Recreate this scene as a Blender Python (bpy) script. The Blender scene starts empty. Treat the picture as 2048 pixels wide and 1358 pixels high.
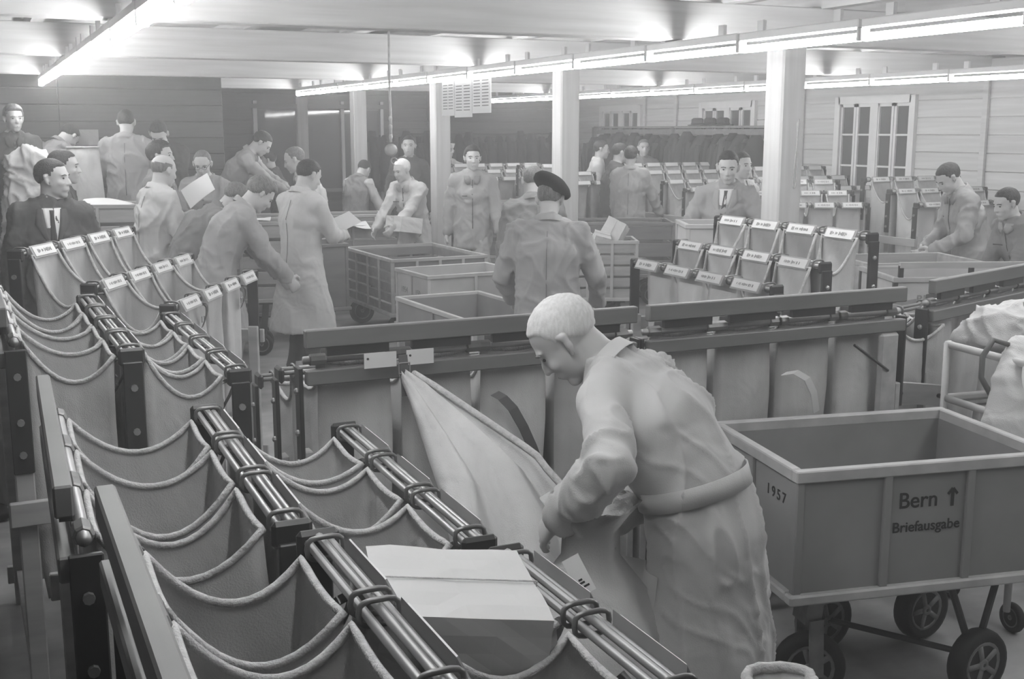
import bpy, bmesh, math, random
from mathutils import Vector, Matrix, noise
from mathutils.bvhtree import BVHTree

# ------------------------------------------------------------------ camera, world, exposure
SC = bpy.context.scene
COL = SC.collection
R = math.radians
cam_data = bpy.data.cameras.new('camera')
cam_data.sensor_width = 36.0
cam_data.lens = 2300.0 / 2048.0 * 36.0
cam_data.clip_start = 0.05
cam = bpy.data.objects.new('camera', cam_data)
cam.location = (0.0, 0.0, 1.95)
cam.rotation_euler = (R(90 - 10.3), 0.0, R(-24.7))
COL.objects.link(cam)
SC.camera = cam
w = bpy.data.worlds.new('night')
w.use_nodes = True
w.node_tree.nodes['Background'].inputs[0].default_value = (0.02, 0.02, 0.02, 1)
w.node_tree.nodes['Background'].inputs[1].default_value = 1.0
SC.world = w
SC.view_settings.view_transform = 'Standard'
SC.view_settings.look = 'None'
SC.view_settings.gamma = 1.0
SC.view_settings.use_curve_mapping = False
SC.view_settings.exposure = 1.0
TUBE_STRENGTH = 36.0
HAZE = 0.0185
SC.cycles.use_denoising = True
SC.cycles.max_bounces = 5
SC.cycles.volume_bounces = 0
SC.cycles.use_light_tree = False
SC.cycles.use_adaptive_sampling = True
SC.cycles.adaptive_threshold = 0.03
SC.cycles.sample_clamp_indirect = 4.0

# ------------------------------------------------------------------ helpers
V = Vector
def V3(a): return Vector(a)

class MB:
    """collects shapes; build() links them as one mesh object"""
    def __init__(s): s.v = []; s.f = []
    def add(s, vs, fs):
        o = len(s.v); s.v.extend([tuple(p) for p in vs]); s.f.extend([tuple(i + o for i in q) for q in fs])
        return s
    def box(s, c, d, rot=None, bev=0.0):
        x, y, z = d[0] / 2, d[1] / 2, d[2] / 2
        if bev > 0:
            b = min(bev, x * .9, y * .9, z * .9)
            bm = bmesh.new(); bmesh.ops.create_cube(bm, size=1.0)
            for vv in bm.verts: vv.co = V((vv.co.x * d[0], vv.co.y * d[1], vv.co.z * d[2]))
            bmesh.ops.bevel(bm, geom=list(bm.edges), offset=b, segments=1, affect='EDGES')
            bm.verts.index_update()
            vs = [vv.co.copy() for vv in bm.verts]; fs = [[q.index for q in f.verts] for f in bm.faces]; bm.free()
        else:
            vs = [V(p) for p in ((-x,-y,-z),(x,-y,-z),(x,y,-z),(-x,y,-z),(-x,-y,z),(x,-y,z),(x,y,z),(-x,y,z))]
            fs = [(0,3,2,1),(4,5,6,7),(0,1,5,4),(1,2,6,5),(2,3,7,6),(3,0,4,7)]
        if rot is not None: vs = [rot @ p for p in vs]
        return s.add([p + V(c) for p in vs], fs)
    def bar(s, a, b, wd, ht, up=(0, 0, 1)):
        """a box beam from a to b"""
        a, b = V(a), V(b); t = (b - a); L = t.length; t.normalize()
        sd = t.cross(V(up))
        if sd.length < 1e-4: sd = t.cross(V((1, 0, 0)))
        sd.normalize(); u = sd.cross(t)
        m = Matrix((sd, t, u)).transposed()
        return s.box((a + b) / 2, (wd, L, ht), m)
    def tube(s, pts, r, seg=8, closed=False, caps=True):
        pts = [V(p) for p in pts]; n = len(pts)
        rr = r if isinstance(r, (list, tuple)) else [r] * n
        ref = V((0, 0, 1)); prev = None; vs = []; fs = []
        for i in range(n):
            if closed: t = pts[(i + 1) % n] - pts[i - 1]
            else: t = pts[min(i + 1, n - 1)] - pts[max(i - 1, 0)]
            if t.length < 1e-9: t = V((0, 0, 1))
            t.normalize()
            if prev is None:
                a = t.cross(ref)
                if a.length < .1: a = t.cross(V((1, 0, 0)))
            else: a = prev - t * prev.dot(t)
            a.normalize(); prev = a; b = t.cross(a)
            for k in range(seg):
                an = 2 * math.pi * k / seg
                vs.append(pts[i] + (a * math.cos(an) + b * math.sin(an)) * rr[i])
        m = n if closed else n - 1
        for i in range(m):
            for k in range(seg):
                k2 = (k + 1) % seg; j = (i + 1) % n
                fs.append((i * seg + k, i * seg + k2, j * seg + k2, j * seg + k))
        if caps and not closed:
            fs.append(tuple(range(seg - 1, -1, -1))); fs.append(tuple((n - 1) * seg + k for k in range(seg)))
        return s.add(vs, fs)
    def lathe(s, prof, c=(0, 0, 0), axis='Z', seg=16, rot=None):
        vs = []; fs = []; n = len(prof)
        for (r, h) in prof:
            for k in range(seg):
                an = 2 * math.pi * k / seg
                p = V((r * math.cos(an), r * math.sin(an), h))
                if axis == 'X': p = V((p.z, p.x, p.y))
                elif axis == 'Y': p = V((p.y, p.z, p.x))
                if rot is not None: p = rot @ p
                vs.append(p + V(c))
        for i in range(n - 1):
            for k in range(seg):
                k2 = (k + 1) % seg
                fs.append((i * seg + k, i * seg + k2, (i + 1) * seg + k2, (i + 1) * seg + k))
        fs.append(tuple(range(seg - 1, -1, -1))); fs.append(tuple((n - 1) * seg + k for k in range(seg)))
        return s.add(vs, fs)
    def ell(s, c, r, rot=None, seg=12, rings=8):
        vs = [V((0, 0, -1))]; fs = []
        for i in range(1, rings):
            a = -math.pi / 2 + math.pi * i / rings
            for k in range(seg):
                b = 2 * math.pi * k / seg
                vs.append(V((math.cos(a) * math.cos(b), math.cos(a) * math.sin(b), math.sin(a))))
        vs.append(V((0, 0, 1))); top = len(vs) - 1
        for k in range(seg): fs.append((0, 1 + (k + 1) % seg, 1 + k))
        for i in range(rings - 2):
            for k in range(seg):
                a0 = 1 + i * seg; k2 = (k + 1) % seg
                fs.append((a0 + k, a0 + k2, a0 + seg + k2, a0 + seg + k))
        a0 = 1 + (rings - 2) * seg
        for k in range(seg): fs.append((a0 + k, a0 + (k + 1) % seg, top))
        vs = [V((p.x * r[0], p.y * r[1], p.z * r[2])) for p in vs]
        if rot is not None: vs = [rot @ p for p in vs]
        return s.add([p + V(c) for p in vs], fs)
    def chain(s, pts, rad, ref, seg=14):
        """closed tube with elliptical rings: rad = [(half width along ref, half depth)], rounded ends"""
        pts = [V(p) for p in pts]; n = len(pts); rad = [(q, q) if not isinstance(q, tuple) else q for q in rad]
        rings = []
        for i in range(n):
            t = pts[min(i + 1, n - 1)] - pts[max(i - 1, 0)]; t.normalize()
            rf = ref[i] if isinstance(ref, list) else V(ref)
            a = rf - t * rf.dot(t)
            if a.length < .05: a = t.orthogonal()
            a.normalize(); b = t.cross(a)
            rings.append((pts[i], a, b, rad[i][0], rad[i][1], t))
        full = []
        p, a, b, ra, rb, t = rings[0]; m = min(ra, rb)
        full += [(p - t * m * .75, a, b, ra * .35, rb * .35), (p - t * m * .45, a, b, ra * .8, rb * .8)]
        full += [q[:5] for q in rings]
        p, a, b, ra, rb, t = rings[-1]; m = min(ra, rb)
        full += [(p + t * m * .45, a, b, ra * .8, rb * .8), (p + t * m * .75, a, b, ra * .35, rb * .35)]
        vs = []; fs = []
        for (p, a, b, ra, rb) in full:
            for k in range(seg):
                an = 2 * math.pi * k / seg
                vs.append(p + a * (math.cos(an) * ra) + b * (math.sin(an) * rb))
        for i in range(len(full) - 1):
            for k in range(seg):
                k2 = (k + 1) % seg
                fs.append((i * seg + k, i * seg + k2, (i + 1) * seg + k2, (i + 1) * seg + k))
        fs.append(tuple(range(seg - 1, -1, -1))); fs.append(tuple((len(full) - 1) * seg + k for k in range(seg)))
        return s.add(vs, fs)
    def mesh(s, name, mat=None, smooth=False):
        me = bpy.data.meshes.new(name); me.from_pydata(s.v, [], s.f); me.update()
        if mat is not None: me.materials.append(mat)
        if smooth: me.polygons.foreach_set('use_smooth', [True] * len(me.polygons))
        return me
    def build(s, name, mat, parent=None, smooth=False, loc=None):
        return obj(name, s.mesh(name, mat, smooth), parent, loc)

def obj(name, me, parent=None, loc=None, rz=None):
    o = bpy.data.objects.new(name, me); COL.objects.link(o)
    if parent is not None: o.parent = parent
    if loc is not None: o.location = loc
    if rz is not None: o.rotation_euler = (0, 0, rz)
    return o
def tag(o, label, cat, group=None, kind=None):
    if label: o['label'] = label
    if cat: o['category'] = cat
    if group: o['group'] = group
    if kind: o['kind'] = kind
    return o
def thing(name, label, cat, loc=(0, 0, 0), rz=0.0, group=None, kind=None):
    o = bpy.data.objects.new(name, None); COL.objects.link(o)
    o.empty_display_size = .1; o.location = loc; o.rotation_euler = (0, 0, rz)
    return tag(o, label, cat, group, kind)
def struct(o, label, cat='structure'):
    o['kind'] = 'structure'; o['label'] = label
    o['category'] = cat
    return o

# ------------------------------------------------------------------ materials
def mat(name, val, rough=.7, metal=0.0, var=.12, scale=(6, 6, 6), detail=4.0, bump=0.0, bscale=60.0, spec=.3, rnd=0.0, trans=0.0, weave=0.0, blotch=0.0, wrinkle=0.0):
    m = bpy.data.materials.new(name); m.use_nodes = True
    nt = m.node_tree; bs = nt.nodes['Principled BSDF']
    bs.inputs['Roughness'].default_value = rough; bs.inputs['Metallic'].default_value = metal
    bs.inputs['Specular IOR Level'].default_value = spec
    tc = nt.nodes.new('ShaderNodeTexCoord'); mp = nt.nodes.new('ShaderNodeMapping')
    mp.inputs['Scale'].default_value = scale
    nt.links.new(tc.outputs['Object'], mp.inputs['Vector'])
    nz = nt.nodes.new('ShaderNodeTexNoise'); nz.inputs['Scale'].default_value = 1.0; nz.inputs['Detail'].default_value = detail
    nt.links.new(mp.outputs[0], nz.inputs['Vector'])
    rp = nt.nodes.new('ShaderNodeMapRange')
    rp.inputs['From Min'].default_value = .3; rp.inputs['From Max'].default_value = .7
    rp.inputs['To Min'].default_value = 1 - var; rp.inputs['To Max'].default_value = 1 + var
    nt.links.new(nz.outputs['Fac'], rp.inputs['Value'])
    last = rp.outputs[0]
    def mul(a, b):
        q = nt.nodes.new('ShaderNodeMath'); q.operation = 'MULTIPLY'
        nt.links.new(a, q.inputs[0])
        if isinstance(b, float): q.inputs[1].default_value = b
        else: nt.links.new(b, q.inputs[1])
        return q.outputs[0]
    if blotch > 0:
        n2 = nt.nodes.new('ShaderNodeTexNoise'); n2.inputs['Scale'].default_value = 3.0; n2.inputs['Detail'].default_value = 6.0
        nt.links.new(tc.outputs['Object'], n2.inputs['Vector'])
        r2 = nt.nodes.new('ShaderNodeMapRange'); r2.inputs['From Min'].default_value = .35; r2.inputs['From Max'].default_value = .65
        r2.inputs['To Min'].default_value = 1 - blotch; r2.inputs['To Max'].default_value = 1 + blotch
        nt.links.new(n2.outputs['Fac'], r2.inputs['Value']); last = mul(last, r2.outputs[0])
    if rnd > 0:
        oi = nt.nodes.new('ShaderNodeObjectInfo'); r3 = nt.nodes.new('ShaderNodeMapRange')
        r3.inputs['To Min'].default_value = 1 - rnd; r3.inputs['To Max'].default_value = 1 + rnd
        nt.links.new(oi.outputs['Random'], r3.inputs['Value']); last = mul(last, r3.outputs[0])
    fin = mul(last, float(val))
    cc = nt.nodes.new('ShaderNodeCombineColor')
    for k in range(3): nt.links.new(fin, cc.inputs[k])
    nt.links.new(cc.outputs[0], bs.inputs['Base Color'])
    if bump > 0 or weave > 0:
        bp = nt.nodes.new('ShaderNodeBump'); bp.inputs['Distance'].default_value = .01
        n3 = nt.nodes.new('ShaderNodeTexNoise'); n3.inputs['Scale'].default_value = bscale; n3.inputs['Detail'].default_value = 3.0
        nt.links.new((mp if bscale < 3 else tc).outputs[0 if bscale < 3 else 'Object'], n3.inputs['Vector'])
        bp.inputs['Strength'].default_value = bump if bump > 0 else weave
        nt.links.new(n3.outputs['Fac'], bp.inputs['Height']); nt.links.new(bp.outputs[0], bs.inputs['Normal'])
        if wrinkle > 0:
            n4 = nt.nodes.new('ShaderNodeTexNoise'); n4.inputs['Scale'].default_value = 6.0; n4.inputs['Detail'].default_value = 2.0; n4.inputs['Distortion'].default_value = .6
            nt.links.new(tc.outputs['Object'], n4.inputs['Vector'])
            b4 = nt.nodes.new('ShaderNodeBump'); b4.inputs['Distance'].default_value = .05; b4.inputs['Strength'].default_value = wrinkle
            nt.links.new(n4.outputs['Fac'], b4.inputs['Height']); nt.links.new(b4.outputs[0], bp.inputs['Normal'])
    return m
def glow(name, strength):
    m = bpy.data.materials.new(name); m.use_nodes = True; bs = m.node_tree.nodes['Principled BSDF']
    bs.inputs['Base Color'].default_value = (.8, .8, .8, 1)
    bs.inputs['Emission Color'].default_value = (1, 1, 1, 1); bs.inputs['Emission Strength'].default_value = strength
    return m
def glass(name):
    m = bpy.data.materials.new(name); m.use_nodes = True; nt = m.node_tree; bs = nt.nodes['Principled BSDF']
    bs.inputs['Base Color'].default_value = (.09, .09, .09, 1); bs.inputs['Roughness'].default_value = .04
    bs.inputs['Specular IOR Level'].default_value = .5
    return m
M = {
 'floor': mat('floor_concrete', 0.3, .75, var=.15, scale=(1.2, 5, 1), blotch=.22, bump=.12, bscale=14),
 'beam': mat('pale_sawn_timber', 0.5, .75, var=.1, scale=(1.5, 30, 30), bump=.1, bscale=1.0),
 'beamy': mat('pale_sawn_timber_lengthwise', 0.45, .75, var=.12, scale=(30, 1.5, 30), bump=.1, bscale=1.0),
 'panel': mat('ceiling_board', 0.4, .85, var=.08, scale=(2, 2, 2), rnd=.05),
 'pillar': mat('planed_timber_post', 0.43, .7, var=.1, scale=(26, 26, 1.2), bump=.1, bscale=1.0, blotch=.05),
 'wallr': mat('pale_wall_boarding', 0.47, .75, var=.09, scale=(4, 1.2, 30), rnd=.05, bump=.08, bscale=1.0),
 'wallb': mat('grey_wall_boarding', 0.17, .8, var=.12, scale=(1.2, 4, 30), rnd=.06),
 'walld': mat('dark_wall_boarding', 0.085, .8, var=.15, scale=(1.2, 4, 26), rnd=.1),
 'white': mat('white_enamel', .72, .4, var=.03),
 'frame': mat('painted_window_wood', .58, .5, var=.05),
 'glass': glass('night_window_glass'),
 'tube': glow('fluorescent_tube_glow', TUBE_STRENGTH),
 'canvas': mat('mail_bag_canvas', 0.48, .9, var=.1, scale=(5, 5, 5), weave=.25, bscale=260, rnd=.1, spec=.1, blotch=.08, wrinkle=.4),
 'rope': mat('rope_hem', 0.42, .9, var=.15, scale=(50, 50, 50), bump=.5, bscale=160, spec=.1),
 'leather': mat('dark_leather', .09, .55, var=.15),
 'palecloth': mat('pale_webbing', .5, .8, var=.1),
 'pipe': mat('bare_steel_pipe', .34, .5, metal=.85, var=.15, scale=(8, 8, 8)),
 'steel': mat('dark_painted_steel', .03, .45, var=.2, spec=.4),
 'ring': mat('worn_steel_band', .16, .4, metal=.5, var=.2),
 'holder': mat('grey_label_holder', 0.28, .5, var=.1),
 'bar': mat('grey_varnished_rail', 0.13, .5, var=.12, scale=(3, 3, 20), spec=.4),
 'barl': mat('worn_pale_rail', .4, .55, var=.1, scale=(3, 3, 20)),
 'wood': mat('rough_grey_wood', .34, .75, var=.16, scale=(3, 18, 18), bump=.1, bscale=1.0, rnd=.06),
 'woodd': mat('dark_grey_wood', .17, .75, var=.16, scale=(3, 14, 14), rnd=.08),
 'card': mat('label_card', 0.6, .8, var=.03, rnd=.05),
 'paper': mat('wrapping_paper', 0.42, .8, var=.05, scale=(4, 4, 4), bump=.2, bscale=9),
 'cartpaint': mat('grey_cart_paint', .22, .6, var=.07, scale=(5, 5, 5), blotch=.1, spec=.3),
 'cartrim': mat('worn_cart_edge', .38, .5, var=.15, scale=(10, 10, 10)),
 'cartlight': mat('pale_cart_board', .42, .7, var=.07, blotch=.06),
 'rubber': mat('black_rubber', .016, .7, var=.2, spec=.3),
 'rim': mat('cast_wheel_rim', .2, .5, metal=.3, var=.2, scale=(20, 20, 20)),
 'ink': mat('black_stencil_paint', .012, .7, var=.1),
 'skin': mat('skin', 0.42, .55, var=.05, scale=(14, 14, 14), spec=.35),
 'hairdark': mat('dark_hair', .03, .6, var=.5, scale=(90, 90, 25), bump=.5, bscale=120),
 'hairmid': mat('grey_brown_hair', .12, .6, var=.35, scale=(90, 90, 25), bump=.5, bscale=120),
 'hairwhite': mat('white_cropped_hair', .56, .75, var=.12, scale=(110, 110, 40), bump=.1, bscale=260),
 'coatpale': mat('pale_work_coat', .46, .85, var=.05, scale=(4, 4, 4), weave=.12, bscale=300, spec=.1, wrinkle=.45),
 'coatmid': mat('grey_work_coat', 0.29, .85, var=.06, weave=.12, bscale=300, spec=.1, wrinkle=.45),
 'coatgrey': mat('mid_grey_jacket', 0.19, .85, var=.06, weave=.12, bscale=300, spec=.1, wrinkle=.45),
 'coatdark': mat('dark_jacket', .075, .85, var=.08, weave=.12, bscale=300, spec=.1, wrinkle=.45),
 'trouser': mat('grey_trousers', .16, .85, var=.06, spec=.1),
 'trouserd': mat('dark_trousers', .06, .85, var=.06, spec=.1),
 'felt': mat('black_felt', .022, .95, var=.15, spec=.05),
 'shirt': mat('white_shirt', .68, .8, var=.03),
 'darkcloth': mat('dark_hanging_cloth', .045, .95, var=.2, rnd=.5, spec=.05),
 'sheet': mat('white_paper', 0.62, .8, var=.02),
 'notice': mat('bright_notice_paper', .85, .8, var=.02),
 'print': mat('grey_printing', .22, .8, var=.2),
 'chain': mat('galvanised_metal', .3, .5, metal=.4, var=.1),
}
def _translucent(m, fac):
    nt = m.node_tree; bs = nt.nodes['Principled BSDF']; tr = nt.nodes.new('ShaderNodeBsdfTranslucent'); tr.inputs['Color'].default_value = (.9, .9, .9, 1)
    mx = nt.nodes.new('ShaderNodeMixShader'); mx.inputs[0].default_value = fac
    nt.links.new(bs.outputs[0], mx.inputs[1]); nt.links.new(tr.outputs[0], mx.inputs[2]); nt.links.new(mx.outputs[0], nt.nodes['Material Output'].inputs['Surface'])
_translucent(M['notice'], .5)
ORD = ['first', 'second', 'third', 'fourth', 'fifth', 'sixth', 'seventh', 'eighth', 'ninth', 'tenth', 'eleventh', 'twelfth', 'thirteenth', 'fourteenth', 'fifteenth', 'sixteenth', 'seventeenth', 'eighteenth', 'nineteenth', 'twentieth', 'twenty-first']

# ------------------------------------------------------------------ the hall
XL, XR, Y0, Y1 = -3.6, 9.7, -2.6, 18.3
CEIL = 2.80
BEAM_Z = 2.475
f = MB(); f.box(((XL + XR) / 2, (Y0 + Y1) / 2, -.05), (XR - XL + .4, Y1 - Y0 + .4, .1))
struct(f.build('floor', M['floor']), 'grey hall floor with scuffs and dark stains', 'floor')

ceil = MB().box(((XL + XR) / 2, (Y0 + Y1) / 2, CEIL + .06), (XR - XL + .4, Y1 - Y0 + .4, .06)).build('ceiling', M['panel'])
struct(ceil, 'low boarded ceiling between pale timber beams', 'ceiling')
# boards between the joists
joist_me = MB().box((0, 0, 0), (.085, 3.0, .11)).mesh('joist', M['beamy'])
panel_me = MB().box((0, 0, 0), (.70, 2.98, .03)).mesh('ceiling_panel', M['panel'])
jx = [XL + .35 + .74 * i for i in range(18)]
for yb in range(0, 6):
    yc = 1.5 + 3.0 * yb
    for x in jx:
        if yc < 3 and x > 4: continue
        obj('joist', joist_me, ceil, (x, yc, CEIL - .05))
        obj('ceiling_panel', panel_me, ceil, (x + .37, yc, CEIL + .015))
beam_me = MB().box((0, 0, 0), (XR - XL, .15, .225), bev=.006).mesh('ceiling_beam', M['beam'])
for yb in (3, 6, 9, 12, 15):
    obj('ceiling_beam', beam_me, ceil, ((XL + XR) / 2, yb, BEAM_Z + .1125))
MB().box((XR - .12, 8, BEAM_Z + .1), (.14, 20.4, .2)).build('wall_plate', M['beamy'], ceil)
# pillars in one row
for i, yp in enumerate((6.0, 9.0, 12.0, 15.0, 18.0)):
    p = thing('pillar', ['thick pale timber pillar in front of the window wall, nearest of the row',
        'pale timber pillar just behind the man in the black beret',
        'pale timber pillar behind the older man pushing a cart',
        'timber pillar behind the man in a knitted vest',
        'farthest pale pillar against the dim back wall'][i], 'pillar', (4.65, yp, 0), kind='structure')
    MB().box((0, 0, BEAM_Z / 2), (.18, .18, BEAM_Z), bev=.012).build('post', M['pillar'], p)
    MB().box((0, 0, .06), (.2, .2, .12), bev=.01).build('foot_block', M['wood'], p)
    bm_ = MB()
    for zz in (.95, 1.1): bm_.lathe([(.012, -.005), (.012, .004), (.004, .006)], (-.0, -.09, zz), 'Y', 8)
    bm_.build('bolt', M['steel'], p)
# nearest pillar carries a loop of cord
hp = MB(); pts = []
for k in range(25):
    a = k / 24
    pts.append((4.65 + .03 + .014 * math.sin(a * 7), 6.0 - .096, 2.0 - .42 * math.sin(a * math.pi) ** .7 - .0 + .02 * a))
hp.tube(pts, .004, 6); tag(hp.build('cord_loop', M['rope'], None, True), 'thin cord loop hanging on the nearest timber pillar', 'cord')

# walls: backing with separate boards
def board_wall(name, label, origin, u, n, length, z0, z1, bh, m, bays, holes=(), th=.022):
    """u = direction along the wall, n = inward normal; bays = cut positions; holes=(a0,a1,z0,z1)"""
    u, n, o = V(u), V(n), V(origin)
    mb = MB()
    def quadbox(a0, a1, b0, b1, t, off):
        c = o + u * ((a0 + a1) / 2) + V((0, 0, (b0 + b1) / 2)) + n * (off + t / 2)
        mb.box(c, (abs(u.x) * (a1 - a0) + abs(n.x) * t, abs(u.y) * (a1 - a0) + abs(n.y) * t, b1 - b0))
    cuts = sorted(holes); a = 0.0
    for (h0, h1, hz0, hz1) in cuts:
        quadbox(a, h0, z0, z1, .1, -.12); quadbox(h0, h1, z0, hz0, .1, -.12); quadbox(h0, h1, hz1, z1, .1, -.12); a = h1
    quadbox(a, length, z0, z1, .1, -.12)
    wl = mb.build(name, m); struct(wl, label, 'wall')
    cache = {}
    z = z0
    while z < z1 - .02:
        h = min(bh, z1 - z)
        for i in range(len(bays) - 1):
            segs = [(bays[i], bays[i + 1])]
            for (h0, h1, hz0, hz1) in cuts:
                if z + h > hz0 + .01 and z < hz1 - .01:
                    ns = []
                    for (s0, s1) in segs:
                        if h1 <= s0 or h0 >= s1: ns.append((s0, s1))
                        else:
                            if h0 > s0: ns.append((s0, h0))
                            if h1 < s1: ns.append((h1, s1))
                    segs = ns
            for (s0, s1) in segs:
                if s1 - s0 < .05: continue
                key = (round(s1 - s0, 2), round(h, 3))
                if key not in cache:
                    d = (abs(u.x) * (s1 - s0 - .006) + abs(n.x) * th, abs(u.y) * (s1 - s0 - .006) + abs(n.y) * th, h - .009)
                    cache[key] = MB().box((0, 0, 0), d, bev=.004).mesh('wall_board', m)
                c = o + u * ((s0 + s1) / 2) + V((0, 0, z + h / 2)) + n * (th / 2 - .02 + random.uniform(-.002, .002))
                obj('wall_board', cache[key], wl, c)
        z += bh
    return wl
random.seed(4)
WINS = [(10.18, 11.40), (13.16, 14.38), (16.16, 17.38)]
wr = board_wall('wall_right', 'pale boarded wall with tall windows on the right', (XR, Y0, 0), (0, 1, 0), (-1, 0, 0), Y1 - Y0, 0, CEIL, .19, M['wallr'],
    [0, 5.7, 8.7, 11.7, 14.7, 17.7, Y1 - Y0], [(a - Y0, b - Y0, 1.15, 2.27) for a, b in WINS])
for yy in (6.1, 9.12, 12.12, 15.1, 16.0):
    MB().box((XR - .025, yy, CEIL / 2), (.03, .07, CEIL)).build('cover_strip', M['wallr'], wr)
wb = board_wall('wall_back', 'grey boarded back wall behind the pillars', (2.46, Y1, 0), (1, 0, 0), (0, -1, 0), XR - 2.46, 0, CEIL, .21, M['wallb'],
    [0, 2.2, 4.4, XR - 2.46])
bl = board_wall('wall_left', 'dark boarded wall at the back left', (XL, 12.85, 0), (1, 0, 0), (0, -1, 0), 2.46 - XL, 0, CEIL, .17, M['walld'], [0, 2.6, 4.4, 2.46 - XL])
MB().box((2.41, 15.6, CEIL / 2), (.1, 5.4, CEIL)).build('return_wall', M['wallb'], bl)
struct(MB().box((XL - .06, (Y0 + Y1) / 2, CEIL / 2), (.1, Y1 - Y0, CEIL)).build('wall_side', M['wallb']), 'plain boarded side wall on the left', 'wall')
struct(MB().box(((XL + XR) / 2, Y0 - .06, CEIL / 2), (XR - XL, .1, CEIL)).build('wall_front', M['wallb']), 'plain boarded wall behind the photographer', 'wall')
# dim glazed screen posts on the back wall
sc_ = thing('trim_1', 'thin pale uprights and lintel of the screen at the back', 'screen', (0, 0, 0), kind='structure')
for (xa, wd) in ((3.92, .06), (4.62, .09), (5.3, .05), (5.95, .05)):
    MB().box((xa, 17.95, 1.2), (wd, .06, 2.4)).build('upright', M['frame'], sc_)
MB().box((4.9, 17.95, 2.32), (3.0, .07, .07)).build('lintel', M['woodd'], sc_)
MB().box((4.9, 17.95, 1.02), (3.0, .06, .06)).build('rail', M['woodd'], sc_)
for (xa, xb) in ((3.95, 4.57), (4.67, 5.27), (5.33, 5.92)):
    MB().box(((xa + xb) / 2, 17.98, 1.66), (xb - xa - .01, .01, 1.2)).build('pane', M['glass'], sc_)

# windows in the right wall
def window(i, y0, y1, label):
    wn = thing('window_%d' % i, label, 'window', (XR, (y0 + y1) / 2, 1.15), kind='structure')
    W, Hh = y1 - y0, 1.12
    mb = MB()
    for sy in (-1, 1): mb.box((-.02, sy * (W / 2 + .02), Hh / 2), (.06, .09, Hh + .16))
    mb.box((-.02, 0, Hh + .04), (.06, W, .09)); mb.box((-.05, 0, -.02), (.12, W + .16, .05))
    mb.build('window_frame', M['frame'], wn)
    MB().box((.0, 0, Hh / 2), (.06, .12, Hh)).build('mullion', M['frame'], wn)
    for c in (-1, 1):                       # two pairs of casements
        for s in (-1, 1):
            cy = c * (W / 4 + .015) + s * (W / 8 - .012)
            ww = W / 4 - .035
            cs = MB()
            for q in (-1, 1): cs.box((.0, cy + q * (ww / 2 - .018), Hh / 2), (.04, .036, Hh))
            for zz in (.02, Hh - .02): cs.box((.0, cy, zz), (.04, ww, .045))
            co = cs.build('casement', M['frame'], wn)
            bars = MB()
            for zz in (Hh * .34, Hh * .67): bars.box((.0, cy, zz), (.03, ww - .07, .022))
            bars.build('glazing_bar', M['frame'], co)
            for q in range(3):
                MB().box((.008, cy, Hh * (.17 + .333 * q)), (.006, ww - .07, Hh * .333 - .022)).build('pane', M['glass'], co)
window(1, *WINS[0], 'large pale window with dark panes right of the thick pillar')
window(2, *WINS[1], 'tall window partly hidden behind the man in a tie')
window(3, *WINS[2], 'small far window above the row of coats')
struct(MB().box((XR + .7, 10, 1.2), (.1, 20, 3)).build('wall_outer', M['walld']), 'dark night outside the windows', 'wall')

# ------------------------------------------------------------------ fluorescent rows
tube_me = MB().tube([(0, -.46, 0), (0, .46, 0)], .021, 6, caps=False).mesh('tube', M['tube'], True)
bat_me = MB().box((0, 0, .062), (.05, .935, .045), bev=.006).mesh('batten', M['white'])
sock_me = MB().box((0, 0, .012), (.05, .012, .06), bev=.003).mesh('lamp_holder', M['white'])
hang_me = MB().box((0, 0, 0), (.02, .05, .06)).mesh('hanger', M['white'])
def tube_row(x, ys, z, phrase, group, droop=0.0):
    n = len(ys)
    for i, y in enumerate(ys):
        o = thing('fluorescent_light', '%s fluorescent tube from the far end of %s' % (ORD[n - 1 - i], phrase), 'light', (x, y, z + droop * i), 0, group)
        obj('tube', tube_me, o); obj('batten', bat_me, o); 
        for s in (-1, 1): obj('lamp_holder', sock_me, o, (0, s * .464, 0))
        for s in (-.3, .3): obj('hanger', hang_me, o, (0, s, .11))
tube_row(.63, [12.0 - .955 * (11 - i) for i in range(12)], 2.355, 'the row at the upper left', 'left row of tubes', .004)
tube_row(3.8, [14.37 - .955 * (14 - i) for i in range(15)], 2.37, 'the long middle row along the pillars', 'middle row of tubes', .0025)
tube_row(7.4, [16.35 - .945 * (15 - i) for i in range(16)], 2.35, 'the right row before the window wall', 'right row of tubes', .003)
# ------------------------------------------------------------------ sorting racks and the bags hung in them
_cache = {}
def cached(key, fn):
    if key not in _cache: _cache[key] = fn()
    return _cache[key]

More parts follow.
